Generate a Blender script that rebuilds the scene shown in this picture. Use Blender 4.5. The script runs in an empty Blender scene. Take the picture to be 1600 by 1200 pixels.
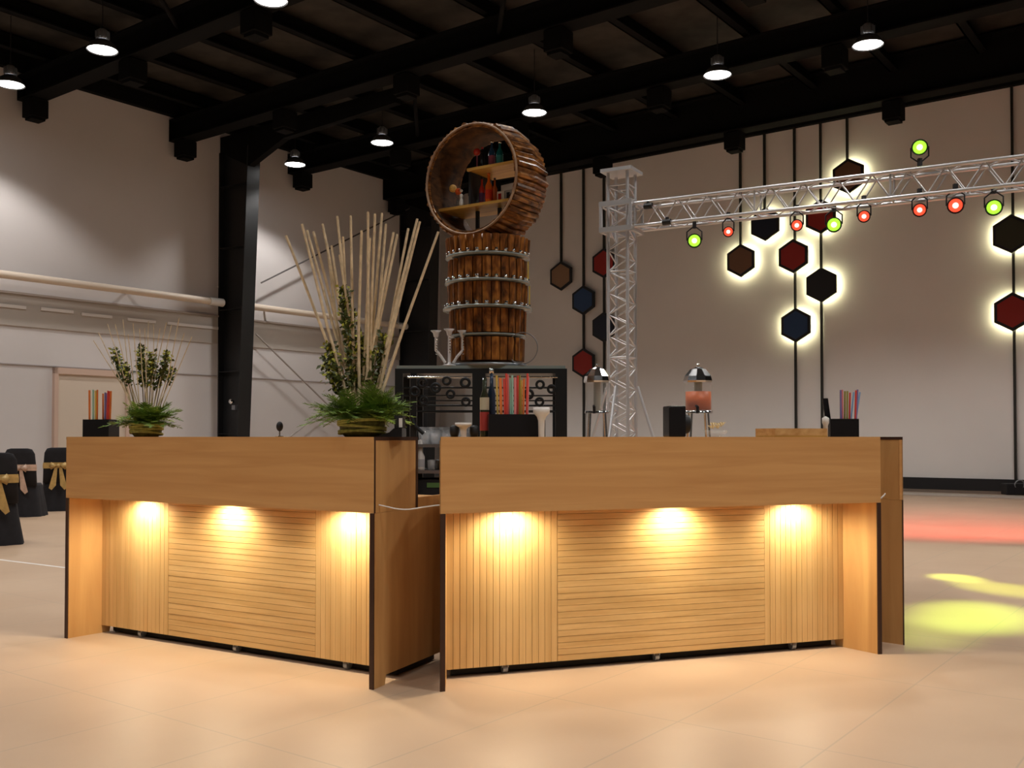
import bpy, math, random
from mathutils import Vector, Matrix, Euler
random.seed(7)
PI = math.pi
C = bpy.context.scene.collection
ORD = 'first second third fourth fifth sixth seventh eighth ninth tenth eleventh twelfth thirteenth fourteenth fifteenth sixteenth seventeenth eighteenth nineteenth twentieth'.split()
SC = bpy.context.scene

# ------------------------------------------------------------------ camera
F = 1550.0; EYE = 1.15; PITCH = math.radians(1.2)
PY = 682 - F*math.tan(PITCH)                    # principal row
cam_d = bpy.data.cameras.new('camera'); cam = bpy.data.objects.new('camera', cam_d); C.objects.link(cam)
cam.location = (0, 0, EYE); cam.rotation_euler = (PI/2 + PITCH, 0, 0)
cam_d.sensor_width = 36; cam_d.lens = F/1600*36; cam_d.shift_y = (PY-600)/1600
cam_d.clip_start = .05; cam_d.clip_end = 200
SC.camera = cam
# ------------------------------------------------------------------ world, exposure
w = bpy.data.worlds.new('world'); SC.world = w; w.use_nodes = True
w.node_tree.nodes['Background'].inputs[0].default_value = (1, .86, .74, 1)
w.node_tree.nodes['Background'].inputs[1].default_value = .05
SC.view_settings.view_transform = 'Standard'; SC.view_settings.look = 'None'
SC.view_settings.gamma = 1; SC.view_settings.use_curve_mapping = False
SC.view_settings.exposure = 0.0
HB_POWER = 520          # each high-bay lamp
PUCK_POWER = 25        # lamps under the bar headers

def ray(px, py):
    cx = (px-800)/F; cy = (PY-py)/F
    return Vector((cx, math.cos(PITCH)-math.sin(PITCH)*cy, math.sin(PITCH)+math.cos(PITCH)*cy))
def at(px, py, Y):
    d = ray(px, py); return Vector((0, 0, EYE)) + d*(Y/d.y)
def at_h(px, py, z):
    d = ray(px, py); return Vector((0, 0, EYE)) + d*((z-EYE)/d.z)
# hall axes: corner of the two walls, V runs along the left wall, U along the right wall
CO = Vector((-2.07, 28.6, 0)); V = Vector((.6, .8, 0)); U = Vector((.8, -.6, 0))
def hall(t, s, z): return CO - V*t + U*s + Vector((0, 0, z))
def on_s(px, py, s):
    d = ray(px, py); o = Vector((0, 0, EYE)); k = (s - (o-CO).dot(U))/d.dot(U); return o + d*k
def on_t(px, py, t):
    d = ray(px, py); o = Vector((0, 0, EYE)); k = (-t - (o-CO).dot(V))/d.dot(V); return o + d*k

# ------------------------------------------------------------------ materials
MATS = {}
def mat(name, col, rough=.5, metal=0, emit=0, ecol=None, trans=0, ior=1.45, alpha=1, noise=0, nscale=8, spec=.5, coat=0):
    if name in MATS: return MATS[name]
    m = bpy.data.materials.new(name); m.use_nodes = True; MATS[name] = m
    nt = m.node_tree; b = nt.nodes['Principled BSDF']
    b.inputs['Base Color'].default_value = (*col, 1); b.inputs['Roughness'].default_value = rough
    b.inputs['Metallic'].default_value = metal; b.inputs['Transmission Weight'].default_value = trans
    b.inputs['IOR'].default_value = ior; b.inputs['Alpha'].default_value = alpha
    b.inputs['Specular IOR Level'].default_value = spec; b.inputs['Coat Weight'].default_value = coat
    if emit:
        b.inputs['Emission Color'].default_value = (*(ecol or col), 1); b.inputs['Emission Strength'].default_value = emit
    if noise:
        tc = nt.nodes.new('ShaderNodeTexCoord'); n = nt.nodes.new('ShaderNodeTexNoise'); r = nt.nodes.new('ShaderNodeMapRange')
        mx = nt.nodes.new('ShaderNodeMix'); mx.data_type = 'RGBA'; mx.blend_type = 'MULTIPLY'
        n.inputs['Scale'].default_value = nscale; n.inputs['Detail'].default_value = 4
        nt.links.new(tc.outputs['Object'], n.inputs['Vector']); nt.links.new(n.outputs['Fac'], r.inputs['Value'])
        r.inputs['From Min'].default_value = .3; r.inputs['From Max'].default_value = .7
        r.inputs['To Min'].default_value = 1-noise; r.inputs['To Max'].default_value = 1
        mx.inputs['Factor'].default_value = 1; mx.inputs[6].default_value = (*col, 1)
        nt.links.new(r.outputs['Result'], mx.inputs[7]); nt.links.new(mx.outputs[2], b.inputs['Base Color'])
    return m
def wood(name, c1, c2, stretch, rough=.45, scale=1, c3=None):
    m = bpy.data.materials.new(name); m.use_nodes = True; MATS[name] = m
    nt = m.node_tree; b = nt.nodes['Principled BSDF']; b.inputs['Roughness'].default_value = rough
    b.inputs['Specular IOR Level'].default_value = .3
    tc = nt.nodes.new('ShaderNodeTexCoord'); mp = nt.nodes.new('ShaderNodeMapping'); mp.inputs['Scale'].default_value = stretch
    n = nt.nodes.new('ShaderNodeTexNoise'); n.inputs['Scale'].default_value = scale; n.inputs['Detail'].default_value = 6
    n.inputs['Distortion'].default_value = .6
    cr = nt.nodes.new('ShaderNodeValToRGB'); e = cr.color_ramp.elements
    e[0].position = .3; e[0].color = (*c1, 1); e[1].position = .68; e[1].color = (*c2, 1)
    if c3: q = e.new(.5); q.color = (*c3, 1)
    nt.links.new(tc.outputs['Object'], mp.inputs['Vector']); nt.links.new(mp.outputs['Vector'], n.inputs['Vector'])
    nt.links.new(n.outputs['Fac'], cr.inputs['Fac']); nt.links.new(cr.outputs['Color'], b.inputs['Base Color'])
    return m
PLY_H = wood('ply_horizontal', (.56, .29, .105), (.66, .37, .145), (1.2, 8, 22))
PLY_V = wood('ply_vertical', (.46, .24, .085), (.62, .36, .14), (9, 9, .9))
SLAT_V = wood('bamboo_vertical', (.56, .34, .13), (.68, .44, .19), (26, 6, 1))
SLAT_H = wood('bamboo_horizontal', (.56, .34, .13), (.68, .44, .19), (2.4, 6, 34))
EDGE = mat('dark_edge', (.045, .018, .010), .5)
PLINTH = mat('plinth_black', (.008, .006, .006), .6)
BARK = wood('charred_wood', (.03, .010, .003), (.50, .23, .06), (11, 11, 30), .4, 1, (.19, .075, .02))
BARKV = wood('stave_wood', (.035, .014, .004), (.42, .17, .035), (24, 24, 9), .35, 1, (.19, .065, .014))
PLANK = wood('shelf_plank', (.42, .22, .04), (.60, .36, .08), (3, 20, 20))
BLACK = mat('black_matt', (.012, .012, .014), .55)
BLACKG = mat('black_gloss', (.01, .01, .012), .25)
STEELP = mat('steel_black_paint', (.012, .013, .015), .45, noise=.3, nscale=2)
STEELB = mat('roof_black', (.004, .004, .004), .8, spec=.15)
CLOTH = mat('black_cloth', (.012, .011, .015), .8, noise=.3, nscale=14)
ALU = mat('aluminium', (.62, .62, .64), .42, metal=.7)
CHROME = mat('chrome', (.85, .86, .88), .12, metal=1)
GLASS = mat('clear_glass', (.85, .88, .87), .05, alpha=.10, spec=.8)
CRY = mat('cut_glass', (.82, .84, .86), .08, alpha=.3, spec=1)
WHITE = mat('white_plastic', (.75, .72, .68), .4)
GREY = mat('grey_metal', (.30, .32, .35), .35, metal=.6)
BAMBOO = mat('pale_cane', (.80, .64, .42), .5, noise=.35, nscale=30)
FERN = mat('fern_green', (.22, .36, .06), .6, noise=.5, nscale=30)
FERN2 = mat('bright_green', (.42, .58, .09), .6, noise=.4, nscale=30)
LEAFD = mat('dark_leaf', (.075, .095, .015), .45, noise=.5, nscale=60)
LEAFY = mat('yellow_leaf', (.50, .50, .07), .5, noise=.3, nscale=60)
BASKET = mat('basket', (.20, .20, .05), .6, noise=.6, nscale=50)
ROPE = mat('raffia_band', (.62, .60, .16), .6, noise=.4, nscale=60)

# ------------------------------------------------------------------ mesh builder
class MB:
    def __init__(s): s.v = []; s.f = []; s.sm = []
    def add(s, vs, fs, smooth=False):
        o = len(s.v); s.v += [Vector(p) for p in vs]; s.f += [tuple(i+o for i in f) for f in fs]; s.sm += [smooth]*len(fs); return s
    def box(s, a, b):
        x0, y0, z0 = a; x1, y1, z1 = b
        vs = [(x0,y0,z0),(x1,y0,z0),(x1,y1,z0),(x0,y1,z0),(x0,y0,z1),(x1,y0,z1),(x1,y1,z1),(x0,y1,z1)]
        return s.add(vs, [(0,3,2,1),(4,5,6,7),(0,1,5,4),(1,2,6,5),(2,3,7,6),(3,0,4,7)])
    def obox(s, o, X, Y, Z):
        o, X, Y, Z = map(Vector, (o, X, Y, Z))
        vs = [o, o+X, o+X+Y, o+Y, o+Z, o+X+Z, o+X+Y+Z, o+Y+Z]
        fs = [(0,3,2,1),(4,5,6,7),(0,1,5,4),(1,2,6,5),(2,3,7,6),(3,0,4,7)]
        if X.cross(Y).dot(Z) < 0: fs = [tuple(reversed(f)) for f in fs]
        return s.add(vs, fs)
    def tube(s, a, b, r, r2=None, n=10, caps=True):
        a, b = Vector(a), Vector(b); r2 = r if r2 is None else r2
        d = (b-a).normalized(); x = d.orthogonal().normalized(); y = d.cross(x)
        vs = []
        for p, q in ((a, r), (b, r2)):
            for i in range(n):
                t = 2*PI*i/n; vs.append(p + (x*math.cos(t)+y*math.sin(t))*q)
        s.add(vs, [(i, (i+1) % n, n+(i+1) % n, n+i) for i in range(n)], True)
        if caps: s.add(vs, [tuple(range(n-1, -1, -1)), tuple(range(n, 2*n))])
        return s
    def path(s, pts, r, n=6):
        pts = [Vector(p) for p in pts]; rings = []; up = Vector((0, 0, 1)); prev = None
        for i, p in enumerate(pts):
            d = (pts[min(i+1, len(pts)-1)] - pts[max(i-1, 0)]).normalized()
            x = (prev - d*prev.dot(d)).normalized() if prev else d.orthogonal().normalized()
            prev = x; y = d.cross(x); rr = r(i/(len(pts)-1)) if callable(r) else r
            rings.append([p + (x*math.cos(2*PI*k/n)+y*math.sin(2*PI*k/n))*rr for k in range(n)])
        vs = [q for rg in rings for q in rg]
        s.add(vs, [(j*n+i, j*n+(i+1) % n, (j+1)*n+(i+1) % n, (j+1)*n+i) for j in range(len(pts)-1) for i in range(n)], True)
        s.add(vs, [tuple(range(n-1, -1, -1)), tuple((len(pts)-1)*n+i for i in range(n))]); return s
    def lathe(s, prof, c=(0, 0, 0), n=24, smooth=True, M=None):
        vs = []; c = Vector(c)
        for r, z in prof:
            for i in range(n):
                t = 2*PI*i/n; p = Vector((r*math.cos(t), r*math.sin(t), z)); vs.append((M @ p if M else p)+c)
        s.add(vs, [(j*n+i, j*n+(i+1) % n, (j+1)*n+(i+1) % n, (j+1)*n+i) for j in range(len(prof)-1) for i in range(n)], smooth)
        ends = []
        if prof[0][0] > 1e-4: ends.append(tuple(range(n-1, -1, -1)))
        if prof[-1][0] > 1e-4: ends.append(tuple((len(prof)-1)*n+i for i in range(n)))
        if ends and prof[0] != prof[-1]: s.add(vs, ends)
        return s
    def prism(s, poly, ax, thick):
        # poly: list of 3D points, extruded by vector thick
        n = len(poly); P = [Vector(p) for p in poly]; T = Vector(thick)
        return s.add(P+[p+T for p in P], [tuple(range(n-1, -1, -1)), tuple(range(n, 2*n))]+[(i, (i+1) % n, n+(i+1) % n, n+i) for i in range(n)])
    def ball(s, c, r, n=10, sc=(1, 1, 1)):
        c = Vector(c); prof = [(r*math.sin(PI*i/n), -r*math.cos(PI*i/n)) for i in range(n+1)]
        M = Matrix.Diagonal((*sc, 1)); return s.lathe(prof, c, max(8, n+4), True, M)
    def torus(s, c, R, r, ax=(0, 0, 1), n=28, m=8):
        c = Vector(c); a = Vector(ax).normalized(); x = a.orthogonal().normalized(); y = a.cross(x); vs = []
        for i in range(n):
            t = 2*PI*i/n; d = x*math.cos(t)+y*math.sin(t)
            for j in range(m):
                q = 2*PI*j/m; vs.append(c + d*(R+r*math.cos(q)) + a*r*math.sin(q))
        return s.add(vs, [(i*m+j, ((i+1) % n)*m+j, ((i+1) % n)*m+(j+1) % m, i*m+(j+1) % m) for i in range(n) for j in range(m)], True)
    def build(s, name, m, parent=None, world=False, bevel=0):
        vs = s.v
        if parent is not None and world:
            inv = (Matrix.Translation(parent.location) @ parent.rotation_euler.to_matrix().to_4x4()).inverted(); vs = [inv @ p for p in vs]
        me = bpy.data.meshes.new(name); me.from_pydata([tuple(p) for p in vs], [], s.f); me.update()
        me.polygons.foreach_set('use_smooth', s.sm); me.materials.append(m)
        import bmesh
        b = bmesh.new(); b.from_mesh(me); bmesh.ops.recalc_face_normals(b, faces=b.faces); b.to_mesh(me); b.free()
        o = bpy.data.objects.new(name, me); C.objects.link(o)
        if parent is not None: o.parent = parent
        if bevel:
            md = o.modifiers.new('bevel', 'BEVEL'); md.width = bevel; md.segments = 2; md.limit_method = 'ANGLE'
        return o
def tag(o, label, cat, group=None):
    o['label'] = label; o['category'] = cat
    if group: o['group'] = group
    return o
def struct(o): o['kind'] = 'structure'; return o
def thing(name, label, cat, loc=(0, 0, 0), rz=0, group=None):
    o = bpy.data.objects.new(name, None); C.objects.link(o); o.location = loc; o.rotation_euler = (0, 0, rz); o.empty_display_size = .1
    return tag(o, label, cat, group)
def single(mb, name, m, base, label, cat, group=None, bevel=0):
    base = Vector(base); mb.v = [p-base for p in mb.v]; o = mb.build(name, m, None, bevel=bevel); o.location = base
    return tag(o, label, cat, group)
def dup(o, loc, rz=None, label=None, group=None):
    r = o.copy(); C.objects.link(r); r.location = loc
    if rz is not None: r.rotation_euler = (0, 0, rz)
    if label: r['label'] = label
    if group: r['group'] = group
    for ch in o.children:
        c = ch.copy(); C.objects.link(c); c.parent = r
        for g in ch.children:
            d = g.copy(); C.objects.link(d); d.parent = c
    return r
def lamp(name, kind, loc, power, col, parent=None, **kw):
    d = bpy.data.lights.new(name, kind); d.energy = power; d.color = col
    for k, v in kw.items(): setattr(d, k, v)
    o = bpy.data.objects.new(name, d); C.objects.link(o); o.location = loc
    if parent: o.parent = parent
    return o
def aim(o, d): o.rotation_euler = Vector(d).to_track_quat('-Z', 'Y').to_euler()

# ------------------------------------------------------------------ room shell
def floor_material():
    m = bpy.data.materials.new('floor_tiles'); m.use_nodes = True; nt = m.node_tree; b = nt.nodes['Principled BSDF']
    L = nt.links.new
    tc = nt.nodes.new('ShaderNodeTexCoord')
    def line(n, off, sp, wd):
        dt = nt.nodes.new('ShaderNodeVectorMath'); dt.operation = 'DOT_PRODUCT'; dt.inputs[1].default_value = n
        L(tc.outputs['Object'], dt.inputs[0])
        a = nt.nodes.new('ShaderNodeMath'); a.operation = 'SUBTRACT'; a.inputs[1].default_value = off-sp/2; L(dt.outputs['Value'], a.inputs[0])
        q = nt.nodes.new('ShaderNodeMath'); q.operation = 'WRAP'; q.inputs[1].default_value = sp; q.inputs[2].default_value = 0; L(a.outputs[0], q.inputs[0])
        r = nt.nodes.new('ShaderNodeMath'); r.operation = 'SUBTRACT'; r.inputs[1].default_value = sp/2; L(q.outputs[0], r.inputs[0])
        s = nt.nodes.new('ShaderNodeMath'); s.operation = 'ABSOLUTE'; L(r.outputs[0], s.inputs[0])
        t = nt.nodes.new('ShaderNodeMapRange'); t.inputs['From Min'].default_value = 0; t.inputs['From Max'].default_value = wd
        t.inputs['To Min'].default_value = 1; t.inputs['To Max'].default_value = 0; L(s.outputs[0], t.inputs['Value']); return t
    a = line((.8, -.6, 0), -1.28, .6, .006); c = line((.6, .8, 0), 2.42, 1.2, .006)
    mx = nt.nodes.new('ShaderNodeMath'); mx.operation = 'MAXIMUM'; L(a.outputs['Result'], mx.inputs[0]); L(c.outputs['Result'], mx.inputs[1])
    n = nt.nodes.new('ShaderNodeTexNoise'); n.inputs['Scale'].default_value = 1.1; n.inputs['Detail'].default_value = 5; L(tc.outputs['Object'], n.inputs['Vector'])
    cr = nt.nodes.new('ShaderNodeValToRGB'); e = cr.color_ramp.elements
    e[0].position = .32; e[0].color = (.45, .31, .208, 1); e[1].position = .68; e[1].color = (.505, .36, .247, 1); L(n.outputs['Fac'], cr.inputs['Fac'])
    mix = nt.nodes.new('ShaderNodeMix'); mix.data_type = 'RGBA'; mix.inputs[7].default_value = (.34, .27, .20, 1)
    sc = nt.nodes.new('ShaderNodeMath'); sc.operation = 'MULTIPLY'; sc.inputs[1].default_value = .8; L(mx.outputs[0], sc.inputs[0])
    L(sc.outputs[0], mix.inputs[0]); L(cr.outputs['Color'], mix.inputs[6]); L(mix.outputs[2], b.inputs['Base Color'])
    b.inputs['Roughness'].default_value = .42; b.inputs['Specular IOR Level'].default_value = .3
    return m
struct(MB().obox(hall(46, -.3, -.1), V*46.3, U*40, (0, 0, .1)).build('floor', floor_material()))
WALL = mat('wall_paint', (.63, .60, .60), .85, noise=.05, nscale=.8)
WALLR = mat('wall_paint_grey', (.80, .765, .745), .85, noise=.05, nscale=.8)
WH = EYE + 7.3
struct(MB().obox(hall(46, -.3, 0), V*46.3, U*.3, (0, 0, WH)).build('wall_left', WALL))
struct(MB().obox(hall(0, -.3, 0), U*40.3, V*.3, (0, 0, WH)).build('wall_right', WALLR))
DECK = mat('roof_deck', (.048, .041, .033), .8, noise=.5, nscale=3)
struct(MB().obox(hall(46, -.3, WH), V*46.6, U*40, (0, 0, .1)).build('ceiling', DECK))
struct(MB().obox(hall(.06, 0, .06), U*39, V*.06, (0, 0, .24)).build('baseboard_right', BLACK))
struct(MB().obox(hall(1.5, 3, .0), U*37, V*.9, (0, 0, .02)).build('trim_1', mat('stage_strip', (.42, .36, .31), .6)))
# eave trim on the left wall
struct(MB().obox(hall(46, 0, EYE+6.95), V*46, U*.14, (0, 0, .32)).build('trim_2', STEELB))
struct(MB().obox(hall(.14, .1, EYE+6.95), V*.14, U*39, (0, 0, .32)).build('trim_3', STEELB))
# recessed-looking sill band and thin line on the left wall
BAND = mat('sill_band', (.46, .42, .385), .35)
def wseg(a, b, z0, z1, d, name, m): return struct(MB().obox(hall(a, 0, z0), V*(a-b), U*d, (0, 0, z1-z0)).build(name, m))
for k, (a, b) in enumerate(((46, 7.7), (7.3, 1.7))):
    wseg(a, b, EYE+2.10, EYE+2.70, .03, 'trim_%d' % (4+3*k), BAND)
    wseg(a, b, EYE+2.70, EYE+2.74, .07, 'trim_%d' % (5+3*k), mat('trim_groove', (.30, .25, .22), .6))  # dark groove line above the band, drawn as a thin ledge
    wseg(a, b, EYE+1.36, EYE+1.38, .02, 'trim_%d' % (6+3*k), mat('trim_line', (.34, .30, .29), .6))
# pipe on brackets
for (a, b, lab) in ((30, 7.75, 'long cream pipe along the left wall, ending at the near black steel column'), (7.2, 1.75, 'shorter cream pipe on the left wall between the two black steel columns')):
    r = thing('wall_pipe', lab, 'pipe', hall(a, .3, EYE+3.0))
    MB().tube(hall(a, .3, EYE+3.0), hall(b, .3, EYE+3.0), .075, n=16).build('pipe', mat('cream_pipe', (.68, .58, .48), .5), r, True)
    k = a-.8
    while k > b:
        MB().obox(hall(k, 0, EYE+2.97), V*.05, U*.26, (0, 0, .06)).build('bracket', GREY, r, True)
        k -= 3.2
    MB().tube(hall(b+.02, .3, EYE+3.0), hall(b+.38, .3, EYE+3.0), .09, n=16).build('end_collar', WHITE, r, True)
# white dashes: reflected lights, painted as white plates on the band
dash0 = None
k = 0
for k, (px, py) in enumerate(((14, 478), (90, 485), (152, 493), (222, 501), (283, 507), (322, 511))):
    p = on_s(px, py, .06)
    MBt = MB().obox(p-V*.33-Vector((0, 0, .03)), V*.66, U*-.028, (0, 0, .06))
    single(MBt, 'reflection_dash', mat('reflection_white', (.72, .68, .66), .4), p, 'short white dash painted as a reflected light on the darker wall band, %s from the left picture edge' % ORD[k], 'reflection', 'painted light reflections along the wall band')
# door
dr = struct(MB().obox(hall(11.45, 0, 0), V*1.5, U*.05, (0, 0, 2.42)).build('door_1', mat('door_cream', (.64, .55, .46), .5)))
MB().obox(hall(11.53, 0, 0), V*.08, U*.09, (0, 0, 2.5)).obox(hall(9.99, 0, 0), V*.08, U*.09, (0, 0, 2.5)).obox(hall(11.53, 0, 2.38), V*1.6, U*.09, (0, 0, .12)).build('door_frame', mat('door_frame_paint', (.60, .44, .36), .5), dr)
MB().tube(hall(10.75, .05, 1.05), hall(10.75, .12, 1.05), .02).tube(hall(10.75, .12, 1.05), hall(10.62, .12, 1.05), .012).build('door_handle', CHROME, dr)

# ------------------------------------------------------------------ steel frame
def column(t, lab, w0, w1, fl=.3):
    r = thing('steel_column', lab, 'column', hall(t, .5, 0))
    H = EYE+6.45
    # tapered web (plane perpendicular to the left wall)
    poly = [hall(t, .03, 0), hall(t, w0, 0), hall(t, w1, H), hall(t, .03, H)]
    MB().prism(poly, None, -V*.04).build('web', STEELP, r, True)
    n = [hall(t-fl/2, w0, 0), hall(t+fl/2, w0, 0), hall(t+fl/2, w1, H), hall(t-fl/2, w1, H)]
    MB().prism(n, None, U*.04).build('inner_flange', STEELP, r, True)
    MB().obox(hall(t+fl/2, .0, 0), V*fl, U*.04, (0, 0, H)).build('outer_flange', STEELP, r, True)
    mb = MB()
    for z in (1.2, 2.6, 4.0, 5.4, 6.8): 
        ww = w0+(w1-w0)*z/H; mb.obox(hall(t+fl/2, .04, z), V*fl, U*(ww-.05), (0, 0, .02))
    mb.build('stiffener', STEELP, r, True)
    MB().prism([hall(t, .03, H), hall(t, .03, H+.35), hall(t, 5.5, H+.35), hall(t, 5.5, H+.05), hall(t, 2.2, H-.05), hall(t, w1+.04, H-.45)], None, -V*.16).build('haunch', STEELB, r, True)
    MB().obox(hall(t+.25, 0, 0), V*.5, U*(w0+.15), (0, 0, .03)).build('base_plate', STEELP, r, True)
    return r
c1 = column(7.5, 'big black tapered steel column standing left of the tall cane arrangement', .62, 1.0, .34)
column(1.55, 'black steel column in the corner behind the bamboo canes', .95, 1.15, .34)
# conduit and small fittings on near column
p = on_t(385, 600, 7.36)
r = thing('column_light', 'small round wall light fixed low on the near black column', 'light', hall(7.33, .55, 1.9))
MB().lathe([(.0, 0), (.06, .0), (.06, .05), (.0, .07)], hall(7.66, .5, 1.93), 16, True, Matrix.Rotation(PI/2, 4, 'X')).build('fitting', CHROME, r, True)
MB().obox(hall(7.62, .44, 1.75), V*.1, U*.12, (0, 0, .1)).build('switch_box', GREY, r, True)
# roof beams along U at 3.3 m spacing, lower flange 6.4 m above eye
tk = [2.2+3.3*k for k in range(9)]
BB = EYE+6.4
for i, t in enumerate(tk):
    r = thing('roof_beam', 'black steel roof beam, %s one counted out from the hexagon wall' % ORD[i], 'beam', hall(t, .0, BB), 0, 'parallel black roof beams')
    s0 = .03
    MB().obox(hall(t+.18, s0, BB), V*.36, U*32, (0, 0, .03)).build('lower_flange', STEELB, r, True)
    bh = .84 if i == 0 else .48
    MB().obox(hall(t+.03, s0, BB+.03), V*.06, U*32, (0, 0, bh-.06)).build('web', STEELB, r, True)
    MB().obox(hall(t+.18, s0, BB+bh-.03), V*.36, U*32, (0, 0, .03)).build('upper_flange', STEELB, r, True)
    MB().obox(hall(t+.18, s0-.02, BB), V*.36, U*.02, (0, 0, bh)).build('end_plate', STEELB, r, True)
for i in range(20):
    s = .9+1.55*i
    mb = MB().obox(hall(44, s, BB+.56), V*43.5, U*.16, (0, 0, .03)).obox(hall(44, s, BB+.56), V*43.5, U*.03, (0, 0, .3)).obox(hall(44, s-.13, BB+.83), V*43.5, U*.16, (0, 0, .03))
    single(mb, 'roof_purlin', STEELB, hall(22, s, BB+.56), 'dark roof purlin above the beams, %s one counted out from the left wall' % ORD[i], 'purlin', 'parallel roof purlins')
# sloping struts of roof
for k, (t, s) in enumerate(((5.5, 4.2), (8.8, 9), (12.1, 5))):
    mb = MB().tube(hall(t+.1, s, BB+.2), hall(t+3.1, s+2.6, BB+.35), .04, n=8)
    single(mb, 'roof_brace', STEELB, hall(t, s, BB), 'thin dark diagonal brace starting at the %s roof beam from the hexagon wall' % ORD[k+1], 'brace', 'diagonal roof braces')
# square stubs hanging from the beams
for i, t in enumerate(tk[:6]):
    for j in range(6):
        s = .35+3.25*j
        P = hall(t, s, BB)
        if P.y < 5 or (P.x/P.y) > .56 or P.x/P.y < -.6: continue
        r = thing('hanging_speaker', 'black box under the %s roof beam from the hexagons, %s from the left wall' % (ORD[i], ORD[j]), 'hanging box', hall(t, s, BB-.42), 0, 'black boxes hung from the roof beams')
        MB().obox(hall(t+.17, s-.17, BB-.36), V*.34, U*.34, (0, 0, .34)).build('housing', STEELB, r, True, bevel=.01)
        MB().obox(hall(t+.13, s-.13, BB-.41), V*.26, U*.26, (0, 0, .05)).build('bottom_plate', STEELB, r, True)
        MB().obox(hall(t+.05, s-.05, BB-.03), V*.1, U*.1, (0, 0, .03)).build('bracket', STEELB, r, True)
# bracing rods in the left wall bay
ROD = mat('rod_grey', (.10, .09, .09), .5); RODL = mat('rod_pale', (.36, .33, .31), .5)
for (a, b, m, lab) in (((408, 442), (655, 318), ROD, 'thin dark bracing rod rising from the near column toward the corner column'),
                       ((400, 522), (530, 650), RODL, 'thin pale bracing rod sloping down from the near column behind the canes'),
                       ((430, 700), (620, 555), RODL, 'thin pale bracing rod sloping up behind the tall cane arrangement')):
    p, q = on_s(*a, .25), on_s(*b, .25)
    single(MB().tube(p, q, .02, n=8), 'bracing_rod', m, p, lab, 'rod')

# ------------------------------------------------------------------ high-bay lamps
HB_DISC = mat('lamp_diffuser', (1, 1, 1), .5, emit=14, ecol=(1, .98, .95))
HB_BODY = mat('lamp_body', (.10, .10, .10), .4, metal=.5)
proto = None
def highbay(x, y, lab, group=None):
    global proto
    z = EYE+6.1
    if proto is None:
        r = thing('high_bay_lamp', lab, 'ceiling lamp', (x, y, z))
        MB().lathe([(.0, .0), (.215, .0), (.215, .004), (0, .004)], n=32).build('diffuser', HB_DISC, r)
        MB().lathe([(.235, -.012), (.24, 0), (.17, .10), (.10, .15), (.08, .16), (.075, .16), (.15, .095), (.222, .006), (.235, -.012)], n=32).build('reflector', HB_BODY, r)
        mb = MB().lathe([(.07, .16), (.085, .18), (.085, .30), (.05, .33), (0, .33)], n=20)
        for k in range(12):
            a = k*PI/6; c, s_ = math.cos(a), math.sin(a); mb.obox((c*.08-s_*.002, s_*.08+c*.002, .18), (c*.03, s_*.03, 0), (s_*.004, -c*.004, 0), (0, 0, .11))
        mb.build('driver_housing', GREY, r)
        MB().tube((0, 0, .33), (0, 0, 1.2), .008, n=6).torus((0, 0, .36), .03, .006, (1, 0, 0), 14, 6).build('hanger', BLACK, r)
        proto = r
    else: r = dup(proto, (x, y, z), None, lab); 
    if group: r['group'] = group
    l = lamp('high_bay_light', 'SPOT', (x, y, z-.03), HB_POWER, (1, .955, .90), None, spot_size=math.radians(120), spot_blend=.4, shadow_soft_size=.18)
    return r
vis = [((835, 176), 'white glowing round ceiling lamp directly above the big wooden wheel'), ((1356, 70), 'glowing round ceiling lamp furthest right, above the hexagon panels'),
       ((1121, 117), 'glowing round ceiling lamp above the left part of the lighting truss'), ((597, 223), 'glowing round ceiling lamp left of the wooden wheel top'),
       ((461, 257), 'lowest glowing round ceiling lamp, just right of the near black column'), ((160, 78), 'glowing round ceiling lamp high over the left wall'),
       ((16, 132), 'glowing round ceiling lamp cut by the left picture edge'), ((423, 0), 'glowing round ceiling lamp cut by the top picture edge')]
for (px, py), lab in vis:
    p = at_h(px, py, EYE+6.1); highbay(p.x, p.y, lab)
for x, y in ((-.3, 12.1), (2.8, 10.3), (5.9, 8.5), (9, 6.7), (-10.3, 10.6), (-7.2, 8.8), (-4.4, 7.6), (-1.2, 6.6), (2.3, 2.8), (5.2, 1.6), (8.6, 13.5), (-8, 1.8), (-5, -.5), (-2, -1.9), (1, -3.7), (-4, -4.5), (4, -6), (8.5, 0)):
    highbay(x, y, 'round high-bay ceiling lamp hanging outside the picture frame', 'ceiling lamps outside the frame')

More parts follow.
